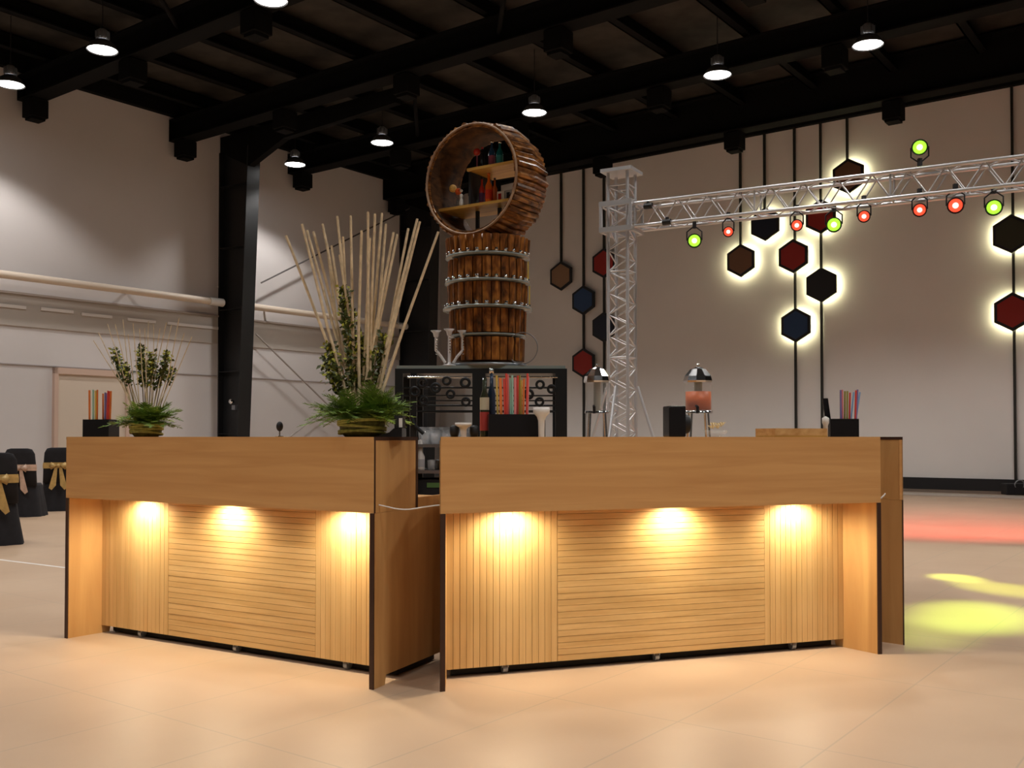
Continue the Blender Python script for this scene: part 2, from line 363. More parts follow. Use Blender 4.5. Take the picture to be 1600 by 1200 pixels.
# ------------------------------------------------------------------ bar counters
HT = 1.148; HZ = .80
def counter(A, B, splits, pucks, lab, kl=0, kr=0, depth=.74, footr=.26):
    """kl, kr: mitre of the two ends (end panels lean inwards towards the back)"""
    A, B = Vector(A), Vector(B); d = B-A; L = d.length; rz = math.atan2(d.y, d.x)
    r = thing('bar_counter', lab, 'bar counter', (A.x, A.y, 0), rz)
    T = .022; HD = .40; RC = .21
    xl = lambda y: kl*y
    xr = lambda y: L-kr*y
    def slab(mb, y0, y1, z0, z1, i=0):
        return mb.prism([(xl(y0)+i, y0, z0), (xr(y0)-i, y0, z0), (xr(y1)-i, y1, z0), (xl(y1)+i, y1, z0)], None, (0, 0, z1-z0))
    MB().box((0, 0, HZ), (L, .018, HT-.016)).build('header_fascia', PLY_H, r)
    MB().prism([(xl(.018), .018, HZ), (xl(.018)+.018, .018, HZ), (xl(HD)+.018, HD, HZ), (xl(HD), HD, HZ)], None, (0, 0, HT-.016-HZ)).build('header_side', PLY_V, r)
    MB().prism([(xr(.018)-.018, .018, HZ), (xr(.018), .018, HZ), (xr(HD), HD, HZ), (xr(HD)-.018, HD, HZ)], None, (0, 0, HT-.016-HZ)).build('header_side', PLY_V, r)
    slab(MB(), .0, HD, HT-.016, HT).build('header_top', PLY_H, r)
    for f, sg in ((xl, -1), (xr, 1)):
        def strip(y0, y1, z0, z1):
            MB().prism([(f(y0), y0, z0), (f(y0)+sg*.002, y0, z0), (f(y1)+sg*.002, y1, z0), (f(y1), y1, z0)], None, (0, 0, z1-z0)).build('edge_strip', EDGE, r)
        strip(0, HD, HT-.016, HT); strip(.002, .014, HZ, HT-.016); strip(HD-.02, HD, HZ, HT-.016)
    slab(MB(), HD-.018, HD, HZ, HT-.016, .018).build('header_back', PLY_H, r)
    slab(MB(), .018, RC+.02, HZ+.03, HZ+.042, .018).build('header_soffit', PLY_H, r)
    for f, sg, ft in ((xl, 1, .26), (xr, -1, footr)):
        x0 = f(0)
        pf = [(.006, 0), (ft, 0), (ft+.01, .045), (depth, .045), (depth, HZ+.05), (HD+.005, HZ+.05), (HD+.005, HZ-.001), (.006, HZ-.001)]
        e = MB().prism([(f(y), y, z) for y, z in pf], None, (T*sg, 0, 0)).build('end_panel', PLY_V, r)
        MB().box((min(x0, x0+T*sg)-.001, -.001, 0), (max(x0, x0+T*sg)+.001, .006, HZ-.001)).build('front_edge', EDGE, e)
    xs = [xl(RC)+T] + [L*q for q in splits] + [xr(RC)-T]
    z0, z1 = .045, HZ-.002
    for k in range(3):
        a, b = xs[k], xs[k+1]; mb = MB(); mb.box((a, RC+.009, z0), (b, RC+.014, z1))
        if k == 1:
            n = int((z1-z0)/.029); hgt = (z1-z0)/n
            for i in range(n):
                j = random.uniform(-.0006, .0006)
                mb.box((a+.001, RC+j, z0+i*hgt), (b-.001, RC+.009, z0+(i+1)*hgt-.0017))
            mb.build('horizontal_slat_panel', SLAT_H, r)
        else:
            n = int((b-a)/.032); wd = (b-a)/n
            for i in range(n):
                j = random.uniform(-.0006, .0006)
                mb.box((a+i*wd, RC+j, z0), (a+(i+1)*wd-.0022, RC+.009, z1))
            mb.build('vertical_slat_panel', SLAT_V, r)
    slab(MB(), RC+.015, RC+.03, .045, HZ, T).build('carcass', PLINTH, r)
    slab(MB(), RC+.06, depth-.02, .004, .06, T+.02).build('plinth', PLINTH, r)
    slab(MB(), HD+.006, depth-.001, HZ+.01, HZ+.045, T).build('worktop', PLY_H, r)
    for q in (.16, .5, .84):
        c = MB().tube((L*q-.012, RC+.035, .024), (L*q+.012, RC+.035, .024), .022, n=14).box((L*q-.018, RC+.02, .03), (L*q-.013, RC+.05, .06)).box((L*q+.013, RC+.02, .03), (L*q+.018, RC+.05, .06))
        c.build('castor', GREY, r)
    for q_ in pucks:
        q = MB().lathe([(0, 0), (.032, 0), (.036, .004), (.036, .012), (0, .012)], (L*q_, .13, HZ+.0175), 20).build('downlight', CHROME, r)
        MB().lathe([(0, 0), (.026, 0), (.026, .001), (0, .001)], (L*q_, .13, HZ+.016), 16).build('lens', mat('puck_lens', (1, .9, .7), .4, emit=30, ecol=(1, .8, .5)), q)
        lamp('downlight_lamp', 'SPOT', (L*q_, .12, HZ+.012), PUCK_POWER, (1, .87, .62), r, spot_size=math.radians(168), spot_blend=.7, shadow_soft_size=.02)
    return r, L
def fl(px, py): q = at_h(px, py, 0); return (q.x, q.y)
A, B = fl(101, 997), fl(583, 1078)
Cc, D = fl(688, 1081), fl(1378, 1022)
c_left, L1 = counter(A, B, (.275, .76), (.20, .50, .87), 'left wooden bar counter, carrying the two cane and fern arrangements', .1, .12, .66, .10)
c_right, L2 = counter(Cc, D, (.27, .76), (.165, .53, .83), 'right and longer wooden bar counter, with its black caddy and wooden tray on top', .30, .28, .70)
# third unit turned away behind the right counter: its end shows
q = at_h(1413, 1008, 0); ang = math.radians(76)
dv = Vector((math.cos(ang), math.sin(ang), 0))
start = Vector((q.x, q.y, 0))
# front line goes from 'start' back; the body lies left of it -> local +y must point left
c_third, L3 = counter((start.x, start.y), (start.x+dv.x*2.3, start.y+dv.y*2.3), (.27, .76), (), 'third wooden bar counter turned away, only its end showing at the far right', .55, .3, .6)

def ontop(c, L, px, d=.15, z=HT):
    "point on the counter top seen in picture column px, d behind the front"
    rz = c.rotation_euler.z; X = Vector((math.cos(rz), math.sin(rz), 0)); Y = Vector((-X.y, X.x, 0))
    o = Vector((c.location.x, c.location.y, 0)) + Y*d; k = (px-800)/F
    # (o+X a).x = k (o+X a).y
    a = (k*o.y-o.x)/(X.x-k*X.y); p = o+X*a; p.z = z; return p
# white cable bridging the gap
p0, p1 = at(592, 789, B[1]+.04), at(689, 789, Cc[1]+.05)
pts = []
for i in range(13):
    t = i/12; p = p0.lerp(p1, t); p.z -= .016*math.sin(PI*t)*(1 + .4*math.sin(5*t)); pts.append(p)
single(MB().path(pts, .0035), 'power_cable', WHITE, p0, 'thin white cable strung across the gap between the two counters', 'cable')
p0 = at(1376, 779, D[1]+.01)
single(MB().path([p0, p0+Vector((.02, .0, .02)), p0+Vector((.035, .03, .024)), p0+Vector((.06, .12, .005))], .004), 'cable_end', WHITE, p0, 'short white cable end poking out at the right end of the right counter', 'cable')

# ------------------------------------------------------------------ flower arrangements
def leafcluster(mb, c, n, r, size, up=.3):
    c = Vector(c)
    for _ in range(n):
        d = Vector((random.gauss(0, 1), random.gauss(0, 1), random.gauss(0, 1)+up)).normalized()
        p = c + Vector((random.gauss(0, r), random.gauss(0, r), random.gauss(0, r)))
        x = d*size*random.uniform(.7, 1.2); y = d.orthogonal().normalized()*size*.32
        n_ = d.cross(y)*.12
        mb.add([p, p+x*.5+y+n_, p+x, p+x*.5-y+n_], [(0, 1, 2), (0, 2, 3)])
def fern(mb, base, dir_, length, droop, wl):
    base = Vector(base); d = Vector(dir_).normalized(); pts = []
    for i in range(15):
        t = i/14; pts.append(base + d*length*t + Vector((0, 0, -droop*t*t*length)))
    side = d.cross(Vector((0, 0, 1))).normalized()
    mb.path(pts[::2], .0016, 4)
    for i in range(1, 15):
        t = i/14; l = wl*math.sin(PI*min(1, t*.85+.12)); tang = (pts[i]-pts[i-1]).normalized()
        for sgn in (-1, 1):
            for j in range(2):
                p = pts[i]-tang*j*.5*length/14
                e = p + side*sgn*l + tang*l*.7 + Vector((0, 0, random.uniform(-.3, .4)*l))
                wv = tang*.0035
                mb.add([p-wv, p+wv, e+wv*.4, e-wv*.4], [(0, 1, 2, 3)])
def arrangement(base, scale, tops, label, sticks_r, fern_n, fern_len, branches, bowl_r, bowl_h, thin):
    r = thing('flower_arrangement', label, 'flower arrangement', base)
    R = bowl_r
    MB().lathe([(0, 0), (R*.75, 0), (R*.95, bowl_h*.3), (R, bowl_h*.75), (R*.9, bowl_h), (R*.8, bowl_h), (R*.8, bowl_h*.7), (0, bowl_h*.6)], n=28).build('bowl', BASKET, r)
    mb = MB()
    for k in range(3): 
        for q in range(2):
            z = bowl_h*(.25+.28*k); mb.torus((0, 0, z+q*.006), R*(1.01+.02*k), .006, (random.uniform(-.12, .12), random.uniform(-.12, .12), 1), 36, 6)
    mb.build('raffia_wrap', ROPE, r)
    for (tx, ty, tz) in tops:
        a = random.uniform(0, 2*PI); q = random.uniform(.1, .55)*R
        b0 = Vector((q*math.cos(a)*.8 + tx*.10, q*math.sin(a)*.6, bowl_h*.62)); t = Vector((tx, ty, tz))
        m = b0.lerp(t, .5)+Vector((random.uniform(-.01, .01), random.uniform(-.01, .01), 0))*(2.5 if thin else 1)
        MB().path([b0, b0.lerp(m, .5), m, m.lerp(t, .5), t], lambda u: sticks_r*(1-.25*u), 6).build('cane', BAMBOO, r)
    for part, m, n, f0 in (('fern_spray', FERN, fern_n, 1), ('fern_spray', FERN2, fern_n//3, .85)):
        mb = MB()
        for i in range(n):
            a = random.uniform(0, 2*PI); el = random.uniform(.1, 1.2)
            fern(mb, (R*.3*math.cos(a), R*.3*math.sin(a), bowl_h*1.0), (math.cos(a), math.sin(a), math.tan(el)), fern_len*f0*random.uniform(.6, 1.05), min(random.uniform(.1, .5), math.sin(el)*.9+.15), fern_len*.2)
        mb.build(part, m, r)
    for (bx, by, z0, z1, ny) in branches:
        st = MB(); b0 = Vector((bx*.25, by*.3, bowl_h*.62)); e = Vector((bx, by, z1)); st.path([b0, b0.lerp(e, .5), e], .0028, 5)
        br = st.build('leafy_branch', mat('stem_brown', (.16, .12, .04), .6), r)
        lf = MB(); ly = MB(); n = int((z1-z0)/.02)
        for i in range(n):
            z = z0+(z1-z0)*i/n; t = (z-b0.z)/(z1-b0.z); p = b0.lerp(e, t)
            leafcluster(lf, p, 11, .012*scale, .034*scale)
            if ny or i > n-4: leafcluster(ly, p, 4 if i < n-3 else 9, .016*scale, .026*scale)
        lf.build('leaves', LEAFD, br)
        if ly.v: ly.build('yellow_tips', LEAFY, br)
    return r
bp = ontop(c_left, L1, 566)
def rel(px, py, bp, dy=0): q = at(px, py, bp.y+dy); return (q.x-bp.x, dy, q.z-bp.z)
tl = [(447, 368), (472, 350), (480, 360), (490, 362), (504, 350), (511, 380), (518, 384), (527, 338), (531, 398), (536, 370), (548, 337), (565, 360), (575, 331), (578, 372), (586, 334), (597, 333), (603, 350), (615, 363), (621, 366), (638, 357), (652, 342), (656, 346), (685, 362)]
tops = [rel(x, y, bp, random.uniform(-.12, .12)) for x, y in tl]
def brs(l, bp): 
    o = []
    for px, py0, py1, ny in l:
        dy = random.uniform(-.06, .06); a = rel(px, py1, bp, dy); b = rel(px, py0, bp, dy); o.append((a[0], dy, b[2], a[2], ny)); 
    return o
arrangement(bp, 1, tops, 'large arrangement of tall pale canes, dark leafy branches and ferns in a low basket', .0088, 90, .27,
            brs([(537, 600, 448, 1), (513, 600, 535, 1), (505, 610, 560, 1), (562, 600, 522, 1), (602, 600, 520, 1), (545, 600, 480, 1), (580, 600, 540, 0)], bp), .11, .085, False)
bs = ontop(c_left, L1, 229)
tops = [rel(228+dx, 492+abs(dx)*.22+random.uniform(-8, 25), bs, random.uniform(-.1, .1)) for dx in (-82, -74, -60, -48, -36, -28, -20, -10, -2, 4, 12, 22, 32, 40, 52, 60, 72)]
arrangement(bs, .85, tops, 'smaller arrangement of thin pale twigs, dark leaf sprigs and fern at the left counter end', .0032, 45, .22,
            brs([(178, 592, 545, 0), (193, 600, 568, 0), (219, 600, 538, 1), (225, 600, 562, 0), (238, 600, 552, 1), (262, 590, 548, 0), (250, 600, 580, 0), (270, 595, 572, 0)], bs), .085, .075, True)

# ------------------------------------------------------------------ caddies and straws
SCOL = {'orange': (.80, .22, .05), 'mint': (.35, .62, .50), 'violet': (.22, .18, .42), 'red': (.70, .08, .06), 'yellow': (.72, .52, .12), 'pink': (.75, .25, .25), 'olive': (.32, .30, .06), 'blue': (.25, .42, .65)}
smesh = {}
def straw(p, col, h, tilt, label, group):
    r0 = .005
    m = mat('straw_'+col, SCOL[col], .35)
    o = MB().tube((0, 0, 0), (0, 0, h), r0, n=8).build('drinking_straw', m); o.location = p
    o.rotation_euler = (tilt[0], tilt[1], 0); return tag(o, label % col if '%s' in label else label, 'straw', group)
def caddy(c, L, pxc, wpx, hpx, label, cols, sx0, sx1, stop, where, napkins=True, bottle=False, d=.14, depth=.11):
    p = ontop(c, L, pxc, d); sc = p.y/F; wd = wpx*sc; h = hpx*sc
    r = thing('bar_caddy', label, 'bar caddy', p, c.rotation_euler.z*.3)
    t = .004; x0, x1, y0, y1 = -wd/2, wd/2, -depth/2, depth/2
    MB().box((x0, y0, 0), (x1, y1, t)).box((x0, y0, t), (x1, y0+t, h)).box((x0, y1-t, t), (x1, y1, h)).box((x0, y0+t, t), (x0+t, y1-t, h)).box((x1-t, y0+t, t), (x1, y1-t, h)).build('tray_box', BLACKG, r)
    MB().box((x0+t, -t/2, t), (x1-t, t/2, h*.9)).box((-t/2, t/2, t), (t/2, y1-t, h*.9)).build('divider', BLACK, r)
    H = (682-stop)*sc
    n = len(cols)
    for i, col in enumerate(cols):
        X = (sx0 + (sx1-sx0)*(i+.5)/n - pxc)*sc
        q = r.matrix_basis if False else None
        X0 = max(x0+.012, min(x1-.012, X*.9))
        yy = random.choice((-1, 1))*random.uniform(.012, depth/2-.014)
        rz = r.rotation_euler.z
        loc = Vector(p)+Vector((X0*math.cos(rz)-yy*math.sin(rz), X0*math.sin(rz)+yy*math.cos(rz), t+.002))
        hh = H*random.uniform(.93, 1.03)
        straw(loc, col, hh, (random.uniform(-.03, .03), (X-X0)/hh), '%s drinking straw standing in the '+where, '%s straws in the %s' % (col, where))
    return r, p, sc
caddy(c_left, L1, 158, 44, 27, 'small black caddy full of straws at the left end of the left counter', ['orange', 'orange', 'mint', 'mint', 'mint', 'yellow', 'orange', 'orange', 'violet', 'violet', 'violet', 'red', 'red', 'red', 'orange'], 140, 179, 612, 'black caddy on the left counter end', d=.12)
cad, cp, csc = caddy(c_right, L2, 806, 88, 35, 'wide black caddy holding many coloured straws, in front of the iron rack', ['yellow', 'orange', 'orange', 'red', 'red', 'pink', 'mint', 'mint', 'pink', 'pink', 'red', 'olive', 'yellow', 'orange', 'red', 'pink'], 775, 828, 588, 'wide black caddy before the rack')
caddy(c_right, L2, 1313, 46, 28, 'black caddy with straws near the right end of the right counter', ['violet', 'pink', 'olive', 'olive', 'olive', 'orange', 'red', 'red', 'violet', 'blue', 'blue'], 1310, 1345, 612, 'black caddy at the right counter end')
# white scoops in front of wide caddy
def funnel(px, pyt, pyb, wpx, c, L, label, d=.05):
    p = ontop(c, L, px, d); sc = p.y/F; h = (pyb-pyt)*sc; wd = wpx*sc/2; zb = (682-pyb)*sc
    p.z += max(zb, 0)
    mb = MB().lathe([(wd*.36, 0), (wd*.40, h*.55), (wd*.55, h*.68), (wd, h*.82), (wd, h), (wd*.93, h), (wd*.9, h*.84), (wd*.4, h*.66), (wd*.3, h*.5), (wd*.3, .003), (0, .003)], n=20)
    p.z = HT
    mb.v = [v*1.0 for v in mb.v]
    o = mb.build('pourer', WHITE); o.location = p; return tag(o, label, 'funnel')
funnel(846, 636, 682, 26, c_right, L2, 'white funnel-shaped cup standing at the right end of the wide caddy', .045)
funnel(724, 660, 682, 26, c_right, L2, 'short white funnel-shaped cup left of the wide caddy', .12)
# jiggers black ends beside short funnel
for px, lab in ((710, 'black round stopper left of the short white funnel cup'), (741, 'black round stopper right of the short white funnel cup')):
    p = ontop(c_right, L2, px, .14); o = MB().lathe([(0, 0), (.016, 0), (.022, .02), (.022, .045), (.012, .055), (0, .055)], n=16).build('bottle_stopper', BLACK); o.location = p; tag(o, lab, 'stopper')
# bottles left of caddy: shaker with red label
p = ontop(c_right, L2, 757, .22); r = thing('liquor_bottle', 'slim bottle with a red and cream label left of the wide caddy', 'bottle', p)
MB().lathe([(0, 0), (.021, 0), (.022, .005), (.022, .19), (.010, .225), (.010, .285), (0, .285)], n=20).build('bottle_body', mat('bottle_dark', (.03, .035, .02), .1, spec=.6), r)
MB().lathe([(.0225, .03), (.0225, .12)], n=20).build('label_band', mat('label_red', (.45, .05, .04), .5), r)
MB().lathe([(.0225, .13), (.0225, .19)], n=20).build('neck_label', mat('label_cream', (.55, .50, .36), .5), r)
p = ontop(c_right, L2, 768, .25); r = thing('liquor_bottle', 'tall dark blue bottle just left of the coloured straws', 'bottle', p)
MB().lathe([(0, 0), (.018, 0), (.019, .005), (.019, .21), (.009, .25), (.009, .31), (0, .31)], n=20).build('bottle_body', mat('bottle_blue', (.015, .03, .06), .12, spec=.6), r)
MB().lathe([(0, .31), (.011, .31), (.011, .335), (0, .335)], n=14).build('cap', CHROME, r)

# black napkin box, flowers, tray, wedge on right counter
p = ontop(c_right, L2, 1057, .16); sc = p.y/F
r = thing('napkin_holder', 'black box-shaped holder beside the juice dispenser', 'holder', p, .12)
MB().box((-17*sc, -.06, 0), (10*sc, .06, 48*sc)).build('body', BLACKG, r, bevel=.006)
MB().tube((10*sc, 0, 20*sc), (19*sc, 0, 20*sc), 17*sc, 14*sc, n=20).build('round_cap', BLACK, r)
p = ontop(c_right, L2, 1118, .16); sc = p.y/F
r = thing('flower_dish', 'small clear dish of pale yellow flowers right of the juice dispenser', 'dish', p)
MB().lathe([(0, 0), (.03, 0), (.03, .004), (.06, .02), (.065, .035), (.062, .035), (.055, .022), (0, .008)], n=24).build('dish', GLASS, r)
for k in range(9):
    a = k*2.4; q = .012+.035*(k/9); c = (q*math.cos(a), q*math.sin(a)*.8, .045+.02*random.random()); mb = MB()
    for j in range(6):
        b = j*PI/3; mb.add([c, (c[0]+.014*math.cos(b-.35), c[1]+.014*math.sin(b-.35), c[2]+.008), (c[0]+.018*math.cos(b), c[1]+.018*math.sin(b), c[2]+.012), (c[0]+.014*math.cos(b+.35), c[1]+.014*math.sin(b+.35), c[2]+.008)], [(0, 1, 2, 3)])
    mb.ball(c, .005, 6); mb.build('blossom', mat('cream_petal', (.75, .62, .34), .6), r)
p = ontop(c_right, L2, 1236, .13); sc = p.y/F
r = thing('wooden_tray', 'shallow light wooden tray left of the right-end caddy', 'tray', p, c_right.rotation_euler.z)
w_ = 47*sc; hh = 13*sc
MB().box((-w_, -.09, 0), (w_, .09, .006)).build('tray_base', PLANK, r)
TR = wood('tray_wood', (.45, .22, .06), (.68, .42, .18), (14, 14, 30))
MB().box((-w_, -.09, .006), (w_, -.08, hh)).box((-w_, .08, .006), (w_, .09, hh)).build('long_side', TR, r)
MB().box((-w_, -.08, .006), (-w_+.01, .08, hh)).box((w_-.01, -.08, .006), (w_, .08, hh)).build('short_side', TR, r)
p = ontop(c_right, L2, 1296, .20); sc = p.y/F
r = thing('menu_stand', 'slim black tilted stand leaning behind the right-end caddy', 'stand', p)
MB().obox((-.012, -.012, 0), (.03, 0, 0), (0, .012, 0), (-.028, 0, .21)).build('board', BLACKG, r, bevel=.002)
MB().box((-.03, -.012, 0), (.03, .02, .004)).build('foot', BLACK, r)
p = ontop(c_right, L2, 1290, .10)
o = MB().lathe([(0, 0), (.012, 0), (.012, .06), (.018, .075), (.018, .10), (0, .11)], n=16).build('bottle_pourer', WHITE); o.location = p; tag(o, 'small white pourer bottle at the left edge of the right-end caddy', 'bottle')
# left counter odds
p = ontop(c_left, L1, 437, .15)
r = thing('table_bell', 'small black round knob on a short stand between the two arrangements', 'knob', p)
MB().ball((0, 0, .053), .022, 10, (.8, .8, 1.15)).build('knob', BLACK, r); MB().tube((0, 0, .002), (0, 0, .034), .004).lathe([(0, 0), (.022, 0), (.02, .004), (0, .005)], n=16).build('stand', CHROME, r)
p = ontop(c_left, L1, 612, .17)
r = thing('menu_box', 'black low base with a small white card at the right end of the left counter', 'card holder', p, -.1)
MB().prism([(-.07, -.05, 0), (.06, -.05, 0), (.06, -.05, .04), (.02, -.05, .04), (.0, -.05, .022)], None, (0, .1, 0)).build('base', BLACKG, r)
MB().box((.02, -.03, .04), (.06, .03, .1)).build('block', BLACK, r)
MB().box((.042, -.034, .045), (.058, -.0305, .088)).build('white_card', WHITE, r)

# ------------------------------------------------------------------ iron rack behind
RY = 6.25; RD = .46
xl, xr = at(617, 600, RY).x, at(886, 600, RY).x; zt = at(700, 571, RY).z
rk = thing('iron_rack', 'black wrought-iron rack behind the counters carrying the wooden tower', 'rack', ((xl+xr)/2, RY+RD/2, 0))
hw = (xr-xl)/2; IRON = mat('black_iron', (.02, .024, .028), .4, metal=.3)
PX = lambda px: (px-751.5)*RY/F
for (x0, x1) in ((-hw, -hw+.05), (PX(641), PX(651)), (PX(738), PX(758)), (PX(868), hw)):
    for y in (-RD/2, RD/2-.03):
        MB().box((x0, y, 0), (x1, y+.03, zt-.05)).build('post', IRON, rk)
MB().box((-hw, -RD/2, zt-.05), (hw, RD/2, zt-.02)).build('top_frame', IRON, rk)
MB().box((-hw+.01, -RD/2+.01, zt-.02), (hw-.01, RD/2-.01, zt)).build('glass_top', mat('grey_green_glass', (.30, .36, .35), .15, spec=.7), rk)
MB().tube((-hw+.08, -RD/2+.0, zt-.075), (PX(736), -RD/2, zt-.075), .007).tube((PX(760), -RD/2, zt-.075), (hw-.06, -RD/2, zt-.075), .007).build('chrome_rail', CHROME, rk)
mb = MB(); zz = lambda py: at(700, py, RY).z
for py in (606, 618, 626, 634, 642): mb.tube((-hw+.05, -RD/2+.01, zz(py)), (hw-.03, -RD/2+.01, zz(py)), .0045, n=6)
for py in (600, 614, 630, 641): mb.tube((-hw+.05, RD/2-.02, zz(py)), (hw-.03, RD/2-.02, zz(py)), .005, n=6)
mb.build('cross_wire', IRON, rk)
for (px, py, rr) in ((681, 606, 8), (704, 616, 7), (698, 595, 7), (660, 598, 8), (727, 598, 8), (728, 628, 7), (662, 626, 7), (844, 601, 7), (862, 608, 7), (843, 628, 7), (826, 616, 8), (648, 612, 8)):
    MB().torus((PX(px), -RD/2-.005, zz(py)), rr*RY/F*.8, rr*RY/F*.30, (0, 1, 0), 22, 8).build('scroll_ring', IRON, rk)
for py, nm in ((694, 'shelf'), (735, 'shelf'), (790, 'shelf')):
    MB().box((-hw+.03, -RD/2+.02, zz(py)-.02), (hw-.03, RD/2-.03, zz(py))).build(nm, mat('rack_shelf', (.20, .21, .23), .25, metal=.5), rk)
# curved brace left
mb = MB(); mb.path([(PX(642)+.0, -RD/2-.005, zz(650)), (PX(648), -RD/2-.005, zz(665)), (PX(662), -RD/2-.005, zz(678))], .012, 8); mb.build('curved_bracket', IRON, rk)
def on_shelf(px, py, dy): return Vector((at(px, 600, RY+dy).x, RY+dy, at(700, py, RY).z))
# glasses on upper shelf
tm = None
def tumbler(p, lab, group, sc=1.0):
    global tm
    if tm is None:
        tm = MB().lathe([(0, 0), (.024, 0), (.030, .07), (.028, .07), (.0225, .006), (0, .006)], n=16).build('glass_tumbler', CRY)
        o = tm
    else: o = tm.copy(); C.objects.link(o)
    o.location = p; o.scale = (sc, sc, sc); return tag(o, lab, 'glass', group)
for row, dy in enumerate((.07, .16, .26)):
    for i in range(5):
        tumbler(on_shelf(664+ i*16.5+(row % 2)*7, 694, dy)+Vector((0, 0, .001)), 'cut-glass tumbler in the cluster on the upper rack shelf left of the bottles', 'clear tumblers on the upper rack shelf', 1.0+.28*row)
        if row < 2 and i > 0: tumbler(on_shelf(655+i*19+row*5, 735, dy+.02)+Vector((0, 0, .001)), 'clear tumbler standing on the lower rack shelf seen through the gap', 'clear tumblers on the lower rack shelf', .9)
p = on_shelf(657, 735, .05); r = thing('white_bottle', 'slim white bottle on the rack, seen in the gap between counters', 'bottle', p)
MB().lathe([(0, 0), (.026, 0), (.028, .01), (.028, .085), (.016, .115), (.014, .19), (0, .195)], n=18).build('bottle_body', WHITE, r)
MB().lathe([(.0285, .02), (.0285, .07)], n=18).build('label_band', mat('grey_label', (.45, .45, .47), .5), r)
# steel trays
for k, (py, lab) in enumerate(((735, 'steel serving pan on the lower rack shelf, seen through the gap'), (790, 'dark crate on the lowest rack shelf, seen through the gap'))):
    p = on_shelf(690, py, .36 if k == 0 else .22)+Vector((0, 0, .001))
    if k == 0:
        single(MB().lathe([(0, 0), (.06, 0), (.07, .05), (.075, .05), (.075, .056), (.066, .056), (.056, .006), (0, .006)], p, 24), 'serving_pan', ALU, p, lab, 'pan')
    else:
        r = thing('crate', lab, 'crate', p); MB().box((-.2, -.17, 0), (.2, .17, .012)).box((-.2, -.17, .012), (.2, -.155, .16)).box((-.2, .155, .012), (.2, .17, .16)).box((-.2, -.155, .012), (-.185, .155, .16)).box((.185, -.155, .012), (.2, .155, .16)).build('crate_body', BLACK, r)
        MB().box((-.08, -.174, .11), (.08, -.17, .14)).build('handle_slot', mat('green_tab', (.10, .2, .06), .5), r)

# ------------------------------------------------------------------ barrel tower on the rack
TY = 6.48
tx = at(762, 500, TY).x
tw = thing('barrel_tower', 'round stave-clad wooden tower ringed with glass shelves on the iron rack', 'display tower', (tx, TY, zt))
S = TY/F; Zp = lambda py: at(762, py, TY).z - zt
def staves(r0, r1, z0, z1, n, name, m):
    mb = MB()
    for i in range(n):
        a0 = 2*PI*(i+.06)/n; a1 = 2*PI*(i+.94)/n; am = (a0+a1)/2; j = random.uniform(-.003, .004); vs = []
        for z, rr in ((z0, r0), (z1, r1)):
            for a, q in ((a0, -.006), (am, .003), (a1, -.006)): vs.append(((rr+j+q)*math.cos(a), (rr+j+q)*math.sin(a), z))
            vs.append(((rr-.02)*math.cos(am), (rr-.02)*math.sin(am), z))
        mb.add(vs, [(0, 1, 5, 4), (1, 2, 6, 5), (2, 3, 7, 6), (3, 0, 4, 7), (0, 3, 2, 1), (4, 5, 6, 7)], False)
    mb.lathe([(0, z0), (min(r0, r1)-.014, z0), (min(r0, r1)-.014, z1), (0, z1)], n=24)
    return mb.build(name, m, tw)
tiers = [(566, 531, 57, 58), (524, 488, 59, 60), (482, 448, 61, 62), (442, 410, 62, 61)]
for a, b, ra, rb in tiers: staves(ra*S, rb*S, Zp(a), Zp(b), 26, 'stave_drum', BARKV)
staves(64*S, 66*S, Zp(402), Zp(377), 30, 'neck_ring', BARKV)
GSH = mat('shelf_glass', (.24, .27, .26), .2, spec=.8)
for py, rr in ((405, 66), (445, 67), (485, 70), (527, 60)):
    MB().lathe([(0, 0), (rr*S, 0), (rr*S, .012), (0, .012)], (0, 0, Zp(py)-.006), 40).build('glass_shelf', GSH, tw)
MB().lathe([(0, 0), (60*S, 0), (60*S, .02), (0, .02)], (0, 0, 0.0005), 40).build('base_disc', GREY, tw)
# glow of the glass edges on the right side, painted as yellow strips
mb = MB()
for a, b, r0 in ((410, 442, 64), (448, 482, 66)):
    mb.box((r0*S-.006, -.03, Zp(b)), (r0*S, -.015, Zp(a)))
mb.build('edge_glow_strip', mat('edge_glow_strip', (.75, .55, .03), .35), tw)
# crystal shot glasses on the glass shelves
sg = MB().lathe([(0, 0), (.010, 0), (.014, .022), (.0125, .022), (.009, .003), (0, .003)], n=10).build('shot_glass', CHROME)
first = True
for py, rr, nm in ((405, 65, 'top'), (445, 65.5, 'second'), (485, 67.5, 'third')):
    for i in range(13):
        a = -PI*(.06+.88*i/12); rad = rr*S-.008
        if py == 405 and abs(math.cos(a)) > 2: continue
        p = (tx+rad*math.cos(a), TY+rad*math.sin(a), zt+Zp(py)+.0065)
        o = sg if first else sg.copy()
        if not first: C.objects.link(o)
        first = False; o.location = p; tag(o, 'tiny shiny shot glass on the %s glass shelf of the wooden tower' % nm, 'shot glass', 'shot glasses on the %s tower shelf' % nm)
